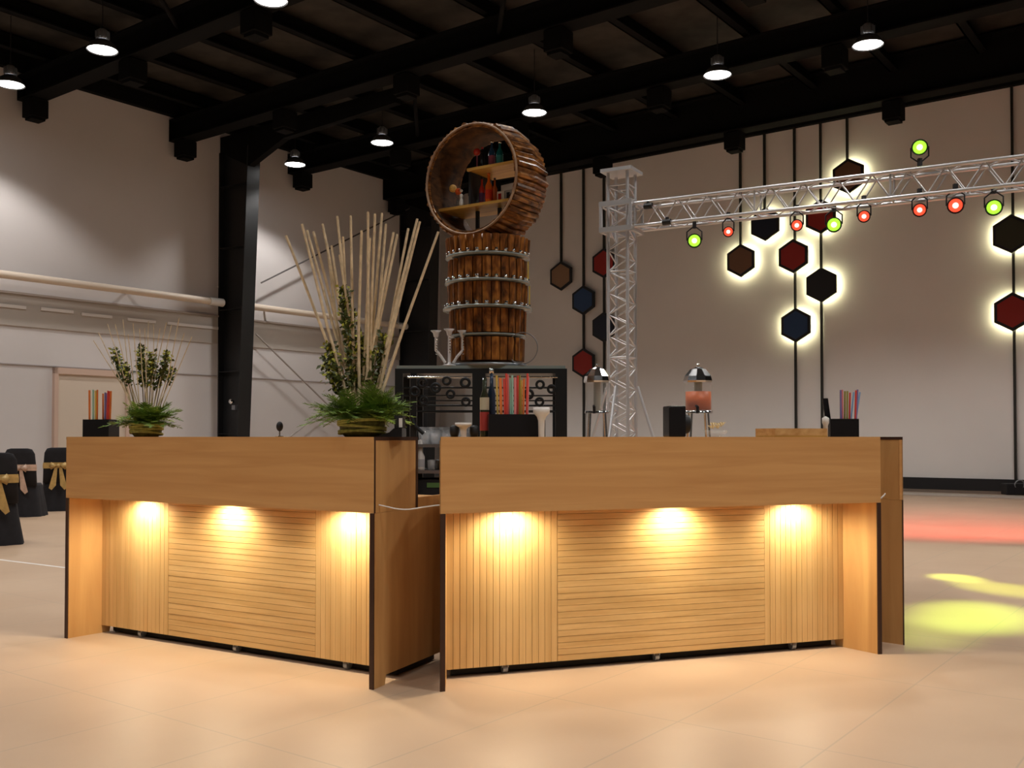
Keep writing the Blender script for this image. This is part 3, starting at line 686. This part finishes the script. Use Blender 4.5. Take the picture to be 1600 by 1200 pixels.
# candelabra of tall glasses at left, wire ring at right
p = Vector((at(700, 560, TY-.12).x, TY-.1, zt))
r = thing('glass_candelabra', 'clear glass candelabra with three cups left of the wooden tower base', 'candle holder', Vector((at(702, 560, 6.30).x, 6.30, zt)))
CR = mat('crystal', (.85, .84, .86), .12, alpha=.85, spec=.9)
for k, (dx, h) in enumerate(((-.085, .225), (0.0, .235), (.085, .225))):
    MB().tube((dx*.3, 0, .02), (dx*.6, 0, .06), .009).path([(dx*.6, 0, .06), (dx, 0, .10), (dx, 0, h-.03)], .010).lathe([(0, h-.045), (.014, h-.04), (.020, h-.015), (.036, h), (.032, h), (.016, h-.015), (0, h-.02)], (dx, 0, 0), 14).build('arm', CR, r)
    mb = MB()
    for q in range(7): mb.ball((dx+.004, -.008, h-.04-.018*q), .0055, 6)
    mb.build('bead_string', CHROME, r)
MB().lathe([(0, 0), (.045, 0), (.04, .008), (.01, .014), (.008, .03), (0, .03)], n=20).build('foot', CR, r)
r = thing('wire_hoop', 'thin wire hoop standing at the right of the wooden tower base', 'hoop', Vector((at(816, 560, 6.285).x, 6.285, zt)))
MB().torus((0, 0, .112), .1, .0035, (0.25, 1, 0), 36, 6).build('hoop', GREY, r)
MB().lathe([(0, 0), (.03, 0), (.028, .008), (0, .012)], n=16).build('foot', GREY, r)

# ------------------------------------------------------------------ the wooden wheel (open drum) on top
WA = math.radians(33); nf = Vector((-math.sin(WA), -math.cos(WA), 0)); sx = Vector((math.cos(WA), -math.sin(WA), 0))
wc = at(759, 286, TY); WR = 88*S; WD = .34
# seat it on the neck ring
wz = zt + Zp(377) + WR + .006
wh = thing('drum_display', 'large open wooden drum standing on edge on the tower, shelves inside', 'display wheel', (wc.x, TY, wz), -WA)
# local: x = sideways, y = depth (front at -WD/2)
mb = MB(); n = 64
for i in range(n):
    a0 = 2*PI*(i+.05)/n; a1 = 2*PI*(i+.95)/n; am = (a0+a1)/2; j = random.uniform(-.006, .010); e0 = random.uniform(-.006, .006); vs = []
    for y in (-WD/2+e0, 0, WD/2+e0):
        bul = .024 if y == 0 else 0
        for a, rr in ((a0, WR+j-.008), (am, WR+j+.002), (a1, WR+j-.008), (a1, WR-.034), (a0, WR-.034)):
            rr += bul if rr > WR-.02 else 0
            vs.append((rr*math.cos(a), y, rr*math.sin(a)))
    fs = []
    for k in range(2):
        for q in range(5): fs.append((k*5+q, k*5+(q+1) % 5, (k+1)*5+(q+1) % 5, (k+1)*5+q))
    fs += [(0, 4, 3, 2, 1), (10, 11, 12, 13, 14)]
    mb.add(vs, fs)
mb.build('stave_hoop', BARK, wh)
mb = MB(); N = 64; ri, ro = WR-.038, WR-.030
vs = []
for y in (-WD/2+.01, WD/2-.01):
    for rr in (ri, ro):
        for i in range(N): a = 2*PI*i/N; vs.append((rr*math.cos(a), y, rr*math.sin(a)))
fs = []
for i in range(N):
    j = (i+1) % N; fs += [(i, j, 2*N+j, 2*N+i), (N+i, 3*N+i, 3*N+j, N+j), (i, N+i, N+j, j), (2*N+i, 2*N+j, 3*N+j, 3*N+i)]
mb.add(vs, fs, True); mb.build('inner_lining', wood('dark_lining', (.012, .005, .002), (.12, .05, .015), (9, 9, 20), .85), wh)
MB().torus((0, -WD/2-.004, 0), WR-.015, .0075, (0, 1, 0), 64, 8).torus((0, WD/2+.004, 0), WR-.015, .0075, (0, 1, 0), 64, 8).build('rim_cane', wood('rim_wood', (.20, .10, .05), (.5, .36, .25), (9, 9, 9)), wh)
zs1 = .085; zs2 = -.150
for z, x0 in ((zs1, -.06), (zs2, None)):
    hx = math.sqrt((WR-.038)**2 - z*z)-.004
    xa = -hx if x0 is None else x0
    MB().box((xa, -WD/2+.04, z-.018), (hx, WD/2-.02, z)).build('shelf', PLANK, wh)
hx = math.sqrt((WR-.038)**2-.15**2)-.01
MB().box((-.06, -WD/2+.06, zs2+.001), (-.045, WD/2-.03, zs1-.019)).build('divider', BLACK, wh)
MB().box((-.075, -.01, -WR+.045), (-.055, .01, zs2-.019)).box((.10, -.01, -WR+.06), (.12, .01, zs2-.019)).build('prop', IRON, wh)
def inwheel(x, y, z):
    c, s = math.cos(-WA), math.sin(-WA); return Vector((wh.location.x + x*c - y*s, wh.location.y + x*s + y*c, wh.location.z+z))
def bottle(p, h, rad, m, lab, capm=None, label=None):
    r = thing('liquor_bottle', lab, 'bottle', p)
    MB().lathe([(0, 0), (rad, 0), (rad*1.02, .004), (rad*1.02, h*.58), (rad*.4, h*.74), (rad*.36, h*.93), (0, h*.93)], n=18).build('bottle_body', m, r)
    MB().lathe([(0, h*.93), (rad*.45, h*.93), (rad*.45, h), (0, h)], n=12).build('cap', capm or BLACK, r)
    if label: MB().lathe([(rad*1.04, h*.14), (rad*1.04, h*.45)], n=18).build('label_band', label, r)
    return r
MBL = mat('bottle_blue2', (.02, .07, .16), .15, spec=.6); MTE = mat('bottle_teal', (.01, .16, .18), .15, spec=.6)
MRD = mat('bottle_red', (.50, .03, .015), .2, spec=.6); MOR = mat('bottle_orange', (.75, .16, .015), .2, spec=.6); MDK = mat('bottle_black', (.012, .012, .012), .12, spec=.7)
bottle(inwheel(.075, -.04, zs1+.001), .18, .021, MBL, 'blue bottle on the upper shelf inside the wheel, left of its teal neighbour', CHROME, mat('lab_pink', (.35, .08, .14), .5))
bottle(inwheel(.13, -.03, zs1+.001), .17, .022, MTE, 'teal blue bottle on the right of the wheel\'s upper shelf', CHROME, mat('lab_teal', (.05, .35, .36), .5))
bottle(inwheel(.0, -.04, zs1+.001), .15, .015, MDK, 'slim dark bottle at the left end of the wheel\'s upper shelf', mat('cap_red', (.5, .03, .04), .4))
r = thing('christmas_ball', 'red ball-topped ornament on the wheel\'s upper shelf', 'ornament', inwheel(-.035, -.05, zs1+.001))
MB().tube((0, 0, 0), (0, 0, .10), .005).lathe([(0, 0), (.018, 0), (.016, .005), (0, .006)], n=14).build('stand', mat('orn_stand', (.25, .05, .09), .4), r)
MB().ball((0, 0, .122), .024, 12).build('ball', MRD, r)
bottle(inwheel(-.01, -.03, zs2+.001), .19, .018, MRD, 'dark red bottle on the lower shelf inside the wheel', MDK, mat('lab_violet', (.13, .05, .16), .5))
bottle(inwheel(.065, -.06, zs2+.001), .20, .023, MOR, 'bright orange bottle in the middle of the wheel\'s lower shelf', MOR, mat('lab_red', (.62, .04, .01), .4))
bottle(inwheel(.095, -.035, zs2+.001), .17, .017, mat('bottle_amber', (.45, .10, .02), .2), 'amber bottle just right of the bright orange one in the wheel')
bottle(inwheel(-.085, -.05, zs2+.001), .16, .017, MDK, 'slim black bottle left of the divider on the wheel\'s lower shelf', CHROME, WHITE)
for k, (x, m, lab) in enumerate(((.15, WHITE, 'white and grey patterned carton on the wheel\'s lower shelf'), (.215, mat('carton_grey', (.42, .42, .44), .5), 'grey carton at the right end of the wheel\'s lower shelf'))):
    p = inwheel(x, -.03, zs2+.001); r = thing('carton', lab, 'carton', p, -WA)
    MB().box((-.028, -.02, 0), (.028, .02, .075)).build('box', m, r, bevel=.002)
    MB().box((-.018, -.0215, .012), (.006, -.0205, .06)).build('print_patch', MRD if k == 0 else BLACK, r)
# flower and figurine
p = inwheel(-.20, -.06, zs2+.001); r = thing('flower_figurine', 'small stand with yellow and orange flower heads at left inside the wheel', 'ornament', p)
MB().path([(0, 0, 0), (.012, 0, .06), (-.004, 0, .12)], .003).lathe([(0, 0), (.02, 0), (.018, .005), (0, .006)], n=14).build('stem', CHROME, r)
MB().ball((-.018, -.01, .135), .026, 10, (1, .8, 1)).build('yellow_flower', mat('fl_yellow', (.75, .45, .12), .6, noise=.5, nscale=60), r)
MB().ball((.018, -.012, .115), .022, 10, (1, .8, 1)).build('orange_flower', mat('fl_orange', (.75, .12, .02), .6, noise=.5, nscale=60), r)
p = inwheel(-.14, -.08, zs2+.001); r = thing('figurine', 'small white figurine beside the flowers inside the wheel', 'figurine', p)
MB().lathe([(0, 0), (.018, 0), (.016, .03), (.01, .055), (.006, .06), (.012, .07), (.011, .085), (0, .092)], n=14).build('body', WHITE, r)
MB().ball((0, 0, .11), .010, 8).build('head', WHITE, r)
# cane hook resting on the tower, left of the neck
# ------------------------------------------------------------------ dispensers on a back table
tb = thing('back_table', 'high black-clothed table behind the right counter carrying the drink dispensers', 'table', (at(1010, 700, 6.7).x, 6.7, 0), 0)
MB().box((-.52, -.22, 1.0), (.52, .22, 1.03)).build('tabletop', BLACK, tb)
for sx_ in (-.5, .47):
    for sy_ in (-.2, .17): MB().box((sx_, sy_, 0), (sx_+.03, sy_+.03, 1.0)).build('leg', IRON, tb)
def dispenser(px, wpx, liquid, lab, dome=True):
    Yd = 6.62; p = Vector((at(px, 600, Yd).x, Yd, 1.031)); s = Yd/F; R_ = wpx*s/2
    z = lambda py: at(px, py, Yd).z-1.031
    r = thing('drink_dispenser', lab, 'drink dispenser', p)
    z0, z1, zl = z(642), z(598), z(612)
    MB().lathe([(R_, z0), (R_, z1), (R_-.004, z1), (R_-.004, z0+.004), (0, z0+.004), (0, z0), (R_, z0)], n=32).build('glass_cylinder', GLASS, r)
    if liquid: MB().lathe([(0, z0+.006), (R_-.006, z0+.006), (R_-.006, zl), (0, zl)], n=32).build('juice', liquid, r)
    MB().tube((0, 0, (zl if liquid else z0)+.003), (0, 0, z1), R_*.3, n=18).build('ice_core', mat('ice_core', (.30, .33, .18), .3) if liquid else mat('ice_core2', (.42, .38, .30), .3), r)
    MB().lathe([(R_*1.1, z1), (R_*1.12, z1+.012), (R_*1.02, z(588)), (R_*.6, z(577)), (R_*.15, z(573)), (0, z(572)), ], n=10, smooth=False).build('lid', CHROME, r)
    MB().ball((0, 0, z(571)), .012, 8).build('lid_knob', CHROME, r)
    MB().lathe([(R_*1.05, z0-.016), (R_*1.05, z0-.001), (0, z0-.001)], n=28).build('collar', CHROME, r)
    for k in range(4):
        a = PI/4+k*PI/2; MB().tube((R_*.85*math.cos(a), R_*.85*math.sin(a), z0-.014), (R_*1.1*math.cos(a), R_*1.1*math.sin(a), 0.0), .008, n=8).build('leg', CHROME, r)
    t = MB().tube((0-.03, -R_, z0+.03), (-.03, -R_-.05, z0+.02), .009).tube((-.03, -R_-.045, z0+.025), (-.03, -R_-.045, z0-.02), .010).build('tap', BLACK, r)
    return r
dispenser(1091, 42, mat('orange_juice', (.80, .15, .008), .4), 'drink dispenser with bright orange juice and faceted chrome lid')
dispenser(933, 38, None, 'empty-looking pale drink dispenser with chrome lid before the truss tower')

# ------------------------------------------------------------------ truss with stage lights
TB = Vector((at(972, 600, 12).x, 12, 0)); td = Vector((.875, -.484, 0)).normalized(); tn = Vector((td.y, -td.x, 0))*-1
def truss_mesh(o, ax, a, b, length, pitch, root, off=.17):
    "box truss: o origin, ax axis, a/b cross directions"
    for i in (-1, 1):
        for j in (-1, 1):
            q = o + a*off*i + b*off*j; MB().tube(q, q+ax*length, .021, n=10).build('chord', ALU, root, True)
    n = int(length/pitch); mb = MB()
    for k in range(n):
        p0 = o+ax*(k*pitch); p1 = o+ax*((k+.5)*pitch); p2 = o+ax*((k+1)*pitch)
        for i in (-1, 1):
            mb.tube(p0+a*off*i-b*off, p1+a*off*i+b*off, .0085, n=6, caps=False).tube(p1+a*off*i+b*off, p2+a*off*i-b*off, .0085, n=6, caps=False)
            mb.tube(p0+b*off*i-a*off, p1+b*off*i+a*off, .0085, n=6, caps=False).tube(p1+b*off*i+a*off, p2+b*off*i-a*off, .0085, n=6, caps=False)
    for k in range(0, n+1, 4):
        p0 = o+ax*(k*pitch)
        for u_, v_ in ((a, b), (b, a)):
            for i in (-1, 1): mb.tube(p0+u_*off*i-v_*off, p0+u_*off*i+v_*off, .011, n=6, caps=False)
    mb.build('lattice', ALU, root, True)
zb_ = at(972, 362, 12).z; zt_ = at(972, 322, 12).z; zc = (zb_+zt_)/2
twr = thing('truss_tower', 'upright silver lattice truss tower left of the stage lights', 'truss', TB)
truss_mesh(TB+Vector((0, 0, .02)), Vector((0, 0, 1)), td, tn, 4.32, .26, twr, .125)
MB().box((-.35, -.35, 0), (.35, .35, .02)).build('base_plate', GREY, twr)
for sx_, sy_ in ((1, 0), (-1, 0), (0, 1), (0, -1)):
    e = TB+td*.75*sx_+tn*.75*sy_; MB().tube(TB+td*.2*sx_+tn*.2*sy_+Vector((0, 0, 1.75)), e+Vector((0, 0, .04)), .018).tube(TB+td*.2*sx_+tn*.2*sy_+Vector((0, 0, .1)), e+Vector((0, 0, .06)), .02).lathe([(0, 0), (.05, 0), (.05, .03), (0, .03)], e, 12).build('outrigger', ALU, twr, True)
MB().obox(TB-td*.2-tn*.19+Vector((0, 0, 4.34)), td*.4, tn*.38, (0, 0, .04)).build('top_plate', ALU, twr, True)
slv = thing('truss_sleeve', 'silver sleeve block clamping the long truss to the tower', 'sleeve block', TB+Vector((0, 0, zb_-.06)))
for z in (zb_-.03, zt_-.03):
    mb = MB()
    for q in (-1, 1): mb.obox(TB+td*-.21+tn*(.19*q-.02)+Vector((0, 0, z)), td*.42, tn*.04, (0, 0, .06)); mb.obox(TB+td*(.19*q-.02)-tn*.2+Vector((0, 0, z)), td*.04, tn*.4, (0, 0, .06))
    mb.build('sleeve_frame', ALU, slv, True)
for i in (-1, 1):
    for j in (-1, 1): MB().tube(TB+td*.19*i+tn*.19*j+Vector((0, 0, zb_)), TB+td*.19*i+tn*.19*j+Vector((0, 0, zt_)), .022).build('sleeve_post', ALU, slv, True)
oT = TB + td*.22 + Vector((0, 0, zc))
ht = thing('lighting_truss', 'long horizontal silver lattice truss carrying the stage lights', 'truss', oT)
truss_mesh(oT, td, tn, Vector((0, 0, 1)), 7.2, .36, ht, (zt_-zb_)/2-.02)
# par lamps
def on_truss(px, py, off):
    "point in the vertical plane of the truss, shifted by off along tn"
    d = ray(px, py); o = Vector((0, 0, EYE)); q = TB + tn*off; k = (q-o).dot(tn)/d.dot(tn); return o+d*k
GRN = (.42, 1, .05); RED = (1, .09, .04); YEL = (.80, 1, .10)
def par(px, py, col, name, lab, up=False, r_=.075, target=None, power=0, size=12, on=8, blend=1):
    c = on_truss(px, py, -.02); r = thing('stage_light', lab, 'stage light', c)
    d = (Vector((0, 0, EYE-.6))-c).normalized() if not up else (Vector((0, 0, EYE))-c).normalized()
    M = d.to_track_quat('Z', 'Y').to_matrix().to_4x4()
    MB().lathe([(0, -.22), (r_*.6, -.21), (r_*.85, -.16), (r_*1.0, -.02), (r_*1.12, .03), (r_*1.05, .03), (r_*.95, -.01), (0, -.012)], c, 20, True, M).build('housing', BLACK, r, True)
    MB().lathe([(0, .016), (r_*.5, .012), (r_*.9, 0), (r_*.9, -.008), (0, -.008)], c, 20, True, M).build('lens', mat('lens_'+name, col, .3, emit=on, ecol=col), r, True)
    MB().lathe([(0, .021), (r_*.3, .019), (r_*.42, .012), (0, .012)], c, 16, True, M).build('lens_core', mat('core_'+name, (1, 1, .8), .3, emit=on*2.2, ecol=tuple(min(1, .35+.65*q) for q in col)), r, True)
    sgn = -1 if up else 1
    side = d.cross(Vector((0, 0, 1))).normalized(); top = c + Vector((0, 0, .17*sgn)) - d*.08
    mb = MB()
    for s in (-1, 1): mb.path([c-d*.08+side*(r_*1.15)*s, c-d*.08+side*(r_*1.15)*s+Vector((0, 0, .10*sgn)), top], .008, 6)
    mb.build('yoke', BLACK, r, True)
    MB().box((top.x-.02, top.y-.02, top.z-.03), (top.x+.02, top.y+.02, top.z+.05)).build('clamp', BLACK, r, True)
    if target is not None:
        l = lamp('stage_beam', 'SPOT', c+(Vector((0, 0, -.16)) if name == 'red' else d*.06), power, (.72, 1, .10) if name == 'green' else (1, .07, .04), None, spot_size=math.radians(size), spot_blend=blend, shadow_soft_size=.03); aim(l, Vector(target)-l.location)
T1 = at_h(1520, 960, 0); T2 = at_h(1575, 921, 0); T3 = at_h(1495, 903, 0); T4 = at_h(1560, 822, 0); T5 = at_h(1432, 985, 0); T6 = at_h(1440, 822, 0)
par(1085, 376, GRN, 'green', 'green-lit stage light nearest the truss tower, hanging low', target=T2, power=3200, size=8, on=1.3)
par(1138, 362, RED, 'red', 'small red-lit stage light above the brown hexagon', r_=.055, on=1.2)
par(1245, 352, RED, 'red', 'red-lit stage light just above the red hexagon', r_=.06, on=1.2)
par(1303, 351, GRN, 'green', 'green-lit stage light overlapping the dark red hexagon', target=T3, power=2400, size=7, on=1.3)
par(1350, 338, RED, 'red', 'red-lit stage light below the middle of the long truss', r_=.06, on=1.2)
par(1437, 328, RED, 'red', 'left one of the two brighter red stage lights under the truss', r_=.065, target=T6, power=620, size=68, on=1.5, blend=1)
par(1493, 321, RED, 'red', 'right one of the two brighter red stage lights under the truss', r_=.075, target=T4, power=700, size=68, on=1.5, blend=1)
par(1553, 324, GRN, 'green', 'green-lit stage light under the truss by the right-hand hexagons', target=T1, power=1700, size=11, on=1.3)
par(1437, 230, GRN, 'green', 'green-lit stage light standing on top of the long truss', up=True, target=T5, power=700, size=8, on=1.3)
for px, py in ((1013, 322), (1042, 347)):
    c = on_truss(px, py, -.14); single(MB().tube(c-td*.05, c+td*.05, .035).box(tuple(c-Vector((.02, .02, .0))), tuple(c+Vector((.02, .02, .055)))), 'truss_clamp', BLACK, c, 'small black clamp on the %s chord of the truss near the tower' % ('upper' if py < 330 else 'lower'), 'clamp')

# ------------------------------------------------------------------ hexagon panels on the right wall
HALO = mat('halo_led', (1, .97, .62), .4, emit=28, ecol=(1, .95, .58))
HCOL = {'brown': mat('hex_brown', (.17, .085, .045), .5), 'blue': mat('hex_blue', (.018, .05, .13), .5), 'red': mat('hex_red', (.30, .018, .012), .5), 'navy': mat('hex_navy', (.010, .014, .030), .5),
        'tan': mat('hex_tan', (.26, .15, .08), .5), 'black': mat('hex_black', (.012, .012, .014), .5), 'olive': mat('hex_olive', (.03, .030, .012), .5)}
def hexa(px, py, col, lit, lab):
    c = on_t(px, py, .17); r = thing('hexagonal_wall_light' if lit else 'hexagonal_wall_plaque', lab, 'hexagon decoration', c)
    R_ = .385
    def ring(rad, t): return [hall(0, 0, 0)*0 + c + U*rad*math.sin(PI*k/3) + Vector((0, 0, rad*math.cos(PI*k/3))) - V*t for k in range(6)]
    MB().prism(ring(R_, 0), None, V*.05).build('frame', BLACK, r, True)
    MB().prism(ring(R_*.82, .012), None, V*.0115).build('face', HCOL[col], r, True)
    if lit:
        a = ring(R_*.94, -.052); b = ring(R_*.84, -.052); mb = MB()
        T = V*.012; n = 6; vs = a+b+[p+T for p in a]+[p+T for p in b]; fs = []
        for i in range(6):
            j = (i+1) % 6; fs += [(i, j, 6+j, 6+i), (12+i, 18+i, 18+j, 12+j), (i, 12+i, 12+j, j), (6+i, 6+j, 18+j, 18+i)]
        mb.add(vs, fs).build('backlight', HALO, r, True)
    mb = MB()
    mb.obox(c-U*.03+V*.05-Vector((0, 0, .03)), U*.06, V*.028, (0, 0, .06)).build('wall_spacer', BLACK, r, True)
HX = [(876, 431, 'tan', 0, 'unlit tan hexagon, the leftmost hexagon panel'), (911, 469, 'blue', 0, 'unlit blue hexagon above the unlit red one left of the tower'),
      (911, 567, 'red', 0, 'unlit red hexagon lowest left of the truss tower'), (943, 411, 'red', 0, 'unlit red hexagon at the upper left edge of the truss tower'),
      (943, 511, 'navy', 0, 'unlit navy hexagon partly behind the truss tower'), (1157, 407, 'brown', 1, 'backlit brown hexagon hanging alone, left of the lit cluster'),
      (1195, 350, 'navy', 1, 'backlit navy hexagon tucked under the truss'), (1239, 400, 'red', 1, 'backlit red hexagon above the backlit dark blue one'),
      (1243, 508, 'blue', 1, 'backlit dark blue hexagon, lowest of the lit cluster'), (1282, 338, 'red', 1, 'backlit dark red hexagon behind the green stage light'),
      (1283, 445, 'black', 1, 'backlit black hexagon in the middle of the lit cluster'), (1325, 275, 'brown', 1, 'backlit brown hexagon poking above the truss, highest of all'),
      (1580, 365, 'olive', 1, 'backlit dark olive hexagon, upper one at the right picture edge'), (1582, 487, 'red', 1, 'backlit red hexagon, lower one at the right picture edge')]
for a in HX: hexa(*a)
# poles between/above panels
def gap(px, pys, bottom, lab):
    """one black pole behind the hexagons of a column"""
    p = on_t(px, 500, .085); z1 = EYE+6.94
    zb = on_t(px, bottom, .05).z if bottom else None
    a = Vector((p.x, p.y, zb))
    single(MB().obox(a-U*.022, U*.044, V*.06, (0, 0, z1-zb)), 'hexagon_pole', mat('pole_black', (.015, .015, .012), .5), a, lab, 'pole')
gap(876, 0, 431, 'thin black pole from the roof down to the tan hexagon')
gap(911, 0, 771, 'thin black pole through the unlit blue and red hexagons')
gap(943, 0, 771, 'thin black pole beside the truss tower through red and navy hexagons')
gap(1157, 0, 407, 'thin black pole from the roof down to the backlit lone brown hexagon')
gap(1195, 0, 350, 'thin black pole from the roof down to the backlit navy hexagon')
gap(1242, 0, 769, 'thin black pole through the backlit red and dark blue hexagons')
gap(1283, 0, 769, 'thin black pole through the backlit dark red and black hexagons')
gap(1325, 0, 275, 'thin black pole from the roof down to the highest hexagon')
gap(1584, 0, 772, 'thin black pole through the two hexagons at the right picture edge')
# junction hardware on floor near right pole
p = on_t(1588, 755, .35)
r = thing('floor_box', 'black power box on the floor below the right-hand hexagons', 'power box', Vector((p.x, p.y, 0.021)))
MB().box((-.25, -.12, 0), (.25, .12, .22)).build('box', BLACK, r, bevel=.02); MB().torus((0, -.12, .2), .09, .012, (0, 1, .2)).build('handle', GREY, r)

# ------------------------------------------------------------------ chairs, table, tape at left
GOLD = mat('sash_gold', (.62, .40, .14), .4, noise=.3, nscale=20); PINK = mat('sash_champagne', (.66, .45, .34), .4, noise=.3, nscale=20)
def chair(p, rz, lab, sash):
    r = thing('banquet_chair', lab, 'chair', p, rz)
    # local: front -y, back at +y; cover as one lofted skirt and back
    def loop(z, x, y0, y1, wav=0, n=40):
        pts = []
        for i in range(n):
            a = 2*PI*i/n; c, s = math.cos(a), math.sin(a); k = (abs(c)**4+abs(s)**4)**-.25; wv = 1+wav*math.sin(a*11)
            pts.append((c*k*x*wv, (y0+y1)/2 + s*k*(y1-y0)/2*wv, z))
        return pts
    lp = [loop(.0, .29, -.28, .27, .05), loop(.2, .26, -.26, .25, .03), loop(.44, .225, -.235, .235), loop(.47, .21, -.22, .235)]
    n = 40; vs = [q for l in lp for q in l]; fs = [(j*n+i, j*n+(i+1) % n, (j+1)*n+(i+1) % n, (j+1)*n+i) for j in range(3) for i in range(n)]
    fs.append(tuple(3*n+i for i in range(n))); MB().add(vs, fs, True).build('seat_cover', CLOTH, r)
    lp = [loop(.44, .222, .15, .245), loop(.7, .215, .18, .26), loop(.90, .20, .205, .275), loop(.965, .165, .22, .275), loop(.98, .11, .235, .27)]
    vs = [q for l in lp for q in l]; fs = [(j*n+i, j*n+(i+1) % n, (j+1)*n+(i+1) % n, (j+1)*n+i) for j in range(4) for i in range(n)]
    fs += [tuple(4*n+i for i in range(n)), tuple(n-1-i for i in range(n))]; MB().add(vs, fs, True).build('back_cover', CLOTH, r)
    lp = [loop(.66, .222, .17, .272), loop(.70, .224, .172, .276), loop(.75, .218, .18, .274)]
    vs = [q for l in lp for q in l]; MB().add(vs, [(j*n+i, j*n+(i+1) % n, (j+1)*n+(i+1) % n, (j+1)*n+i) for j in range(2) for i in range(n)], True).build('sash', sash, r)
    mb = MB()
    for s in (-1, 1):
        mb.add([(0, .285, .70), (s*.10, .31, .76), (s*.13, .32, .70), (s*.10, .31, .64), (s*.05, .34, .70)], [(0, 1, 4), (1, 2, 4), (2, 3, 4), (3, 0, 4), (0, 3, 2, 1)], True)
        mb.prism([(s*.01, .285, .69), (s*.05, .29, .68), (s*.13, .31, .36), (s*.09, .30, .33), (s*.03, .30, .40)], None, (0, .008, 0))
    mb.ball((0, .295, .70), .028, 8); mb.build('sash_bow', sash, r)
    return r
def fp(px, py): q = at_h(px, py, 0); return Vector((q.x, q.y, 0))
chair(fp(-12, 850), math.radians(213), 'black-covered chair nearest the camera at the left picture edge, gold sash', GOLD)
chair(fp(37, 806), math.radians(192), 'black-covered chair with champagne sash, behind the nearest one', PINK)
chair(fp(93, 797), math.radians(200), 'black-covered chair with gold sash touching the left counter edge in view', GOLD)
tp = fp(62, 792)+Vector((0, 1.2, 0))
r = thing('banquet_table', 'round black-draped table among the covered chairs at the left', 'table', tp)
MB().lathe([(.50, 0.0), (.47, .35), (.455, .61), (.45, .63), (0, .635)], n=40).build('tablecloth_top', CLOTH, r)
r2 = thing('glass_vase', 'clear faceted glass vase on the black-draped table', 'vase', tp+Vector((0, -.2, .636)))
MB().lathe([(0, 0), (.05, 0), (.06, .08), (.04, .14), (.07, .24), (.064, .24), (.034, .14), (.052, .08), (0, .01)], n=9, smooth=False).build('vase_body', GLASS, r2)
a, b = fp(-60, 868), fp(112, 889); dd = (b-a); nn = Vector((-dd.y, dd.x, 0)).normalized()*.03
single(MB().obox(a, dd, nn, (0, 0, .002)), 'floor_tape', mat('white_tape', (.8, .77, .75), .5), a, 'white tape line on the floor left of the left counter', 'tape')
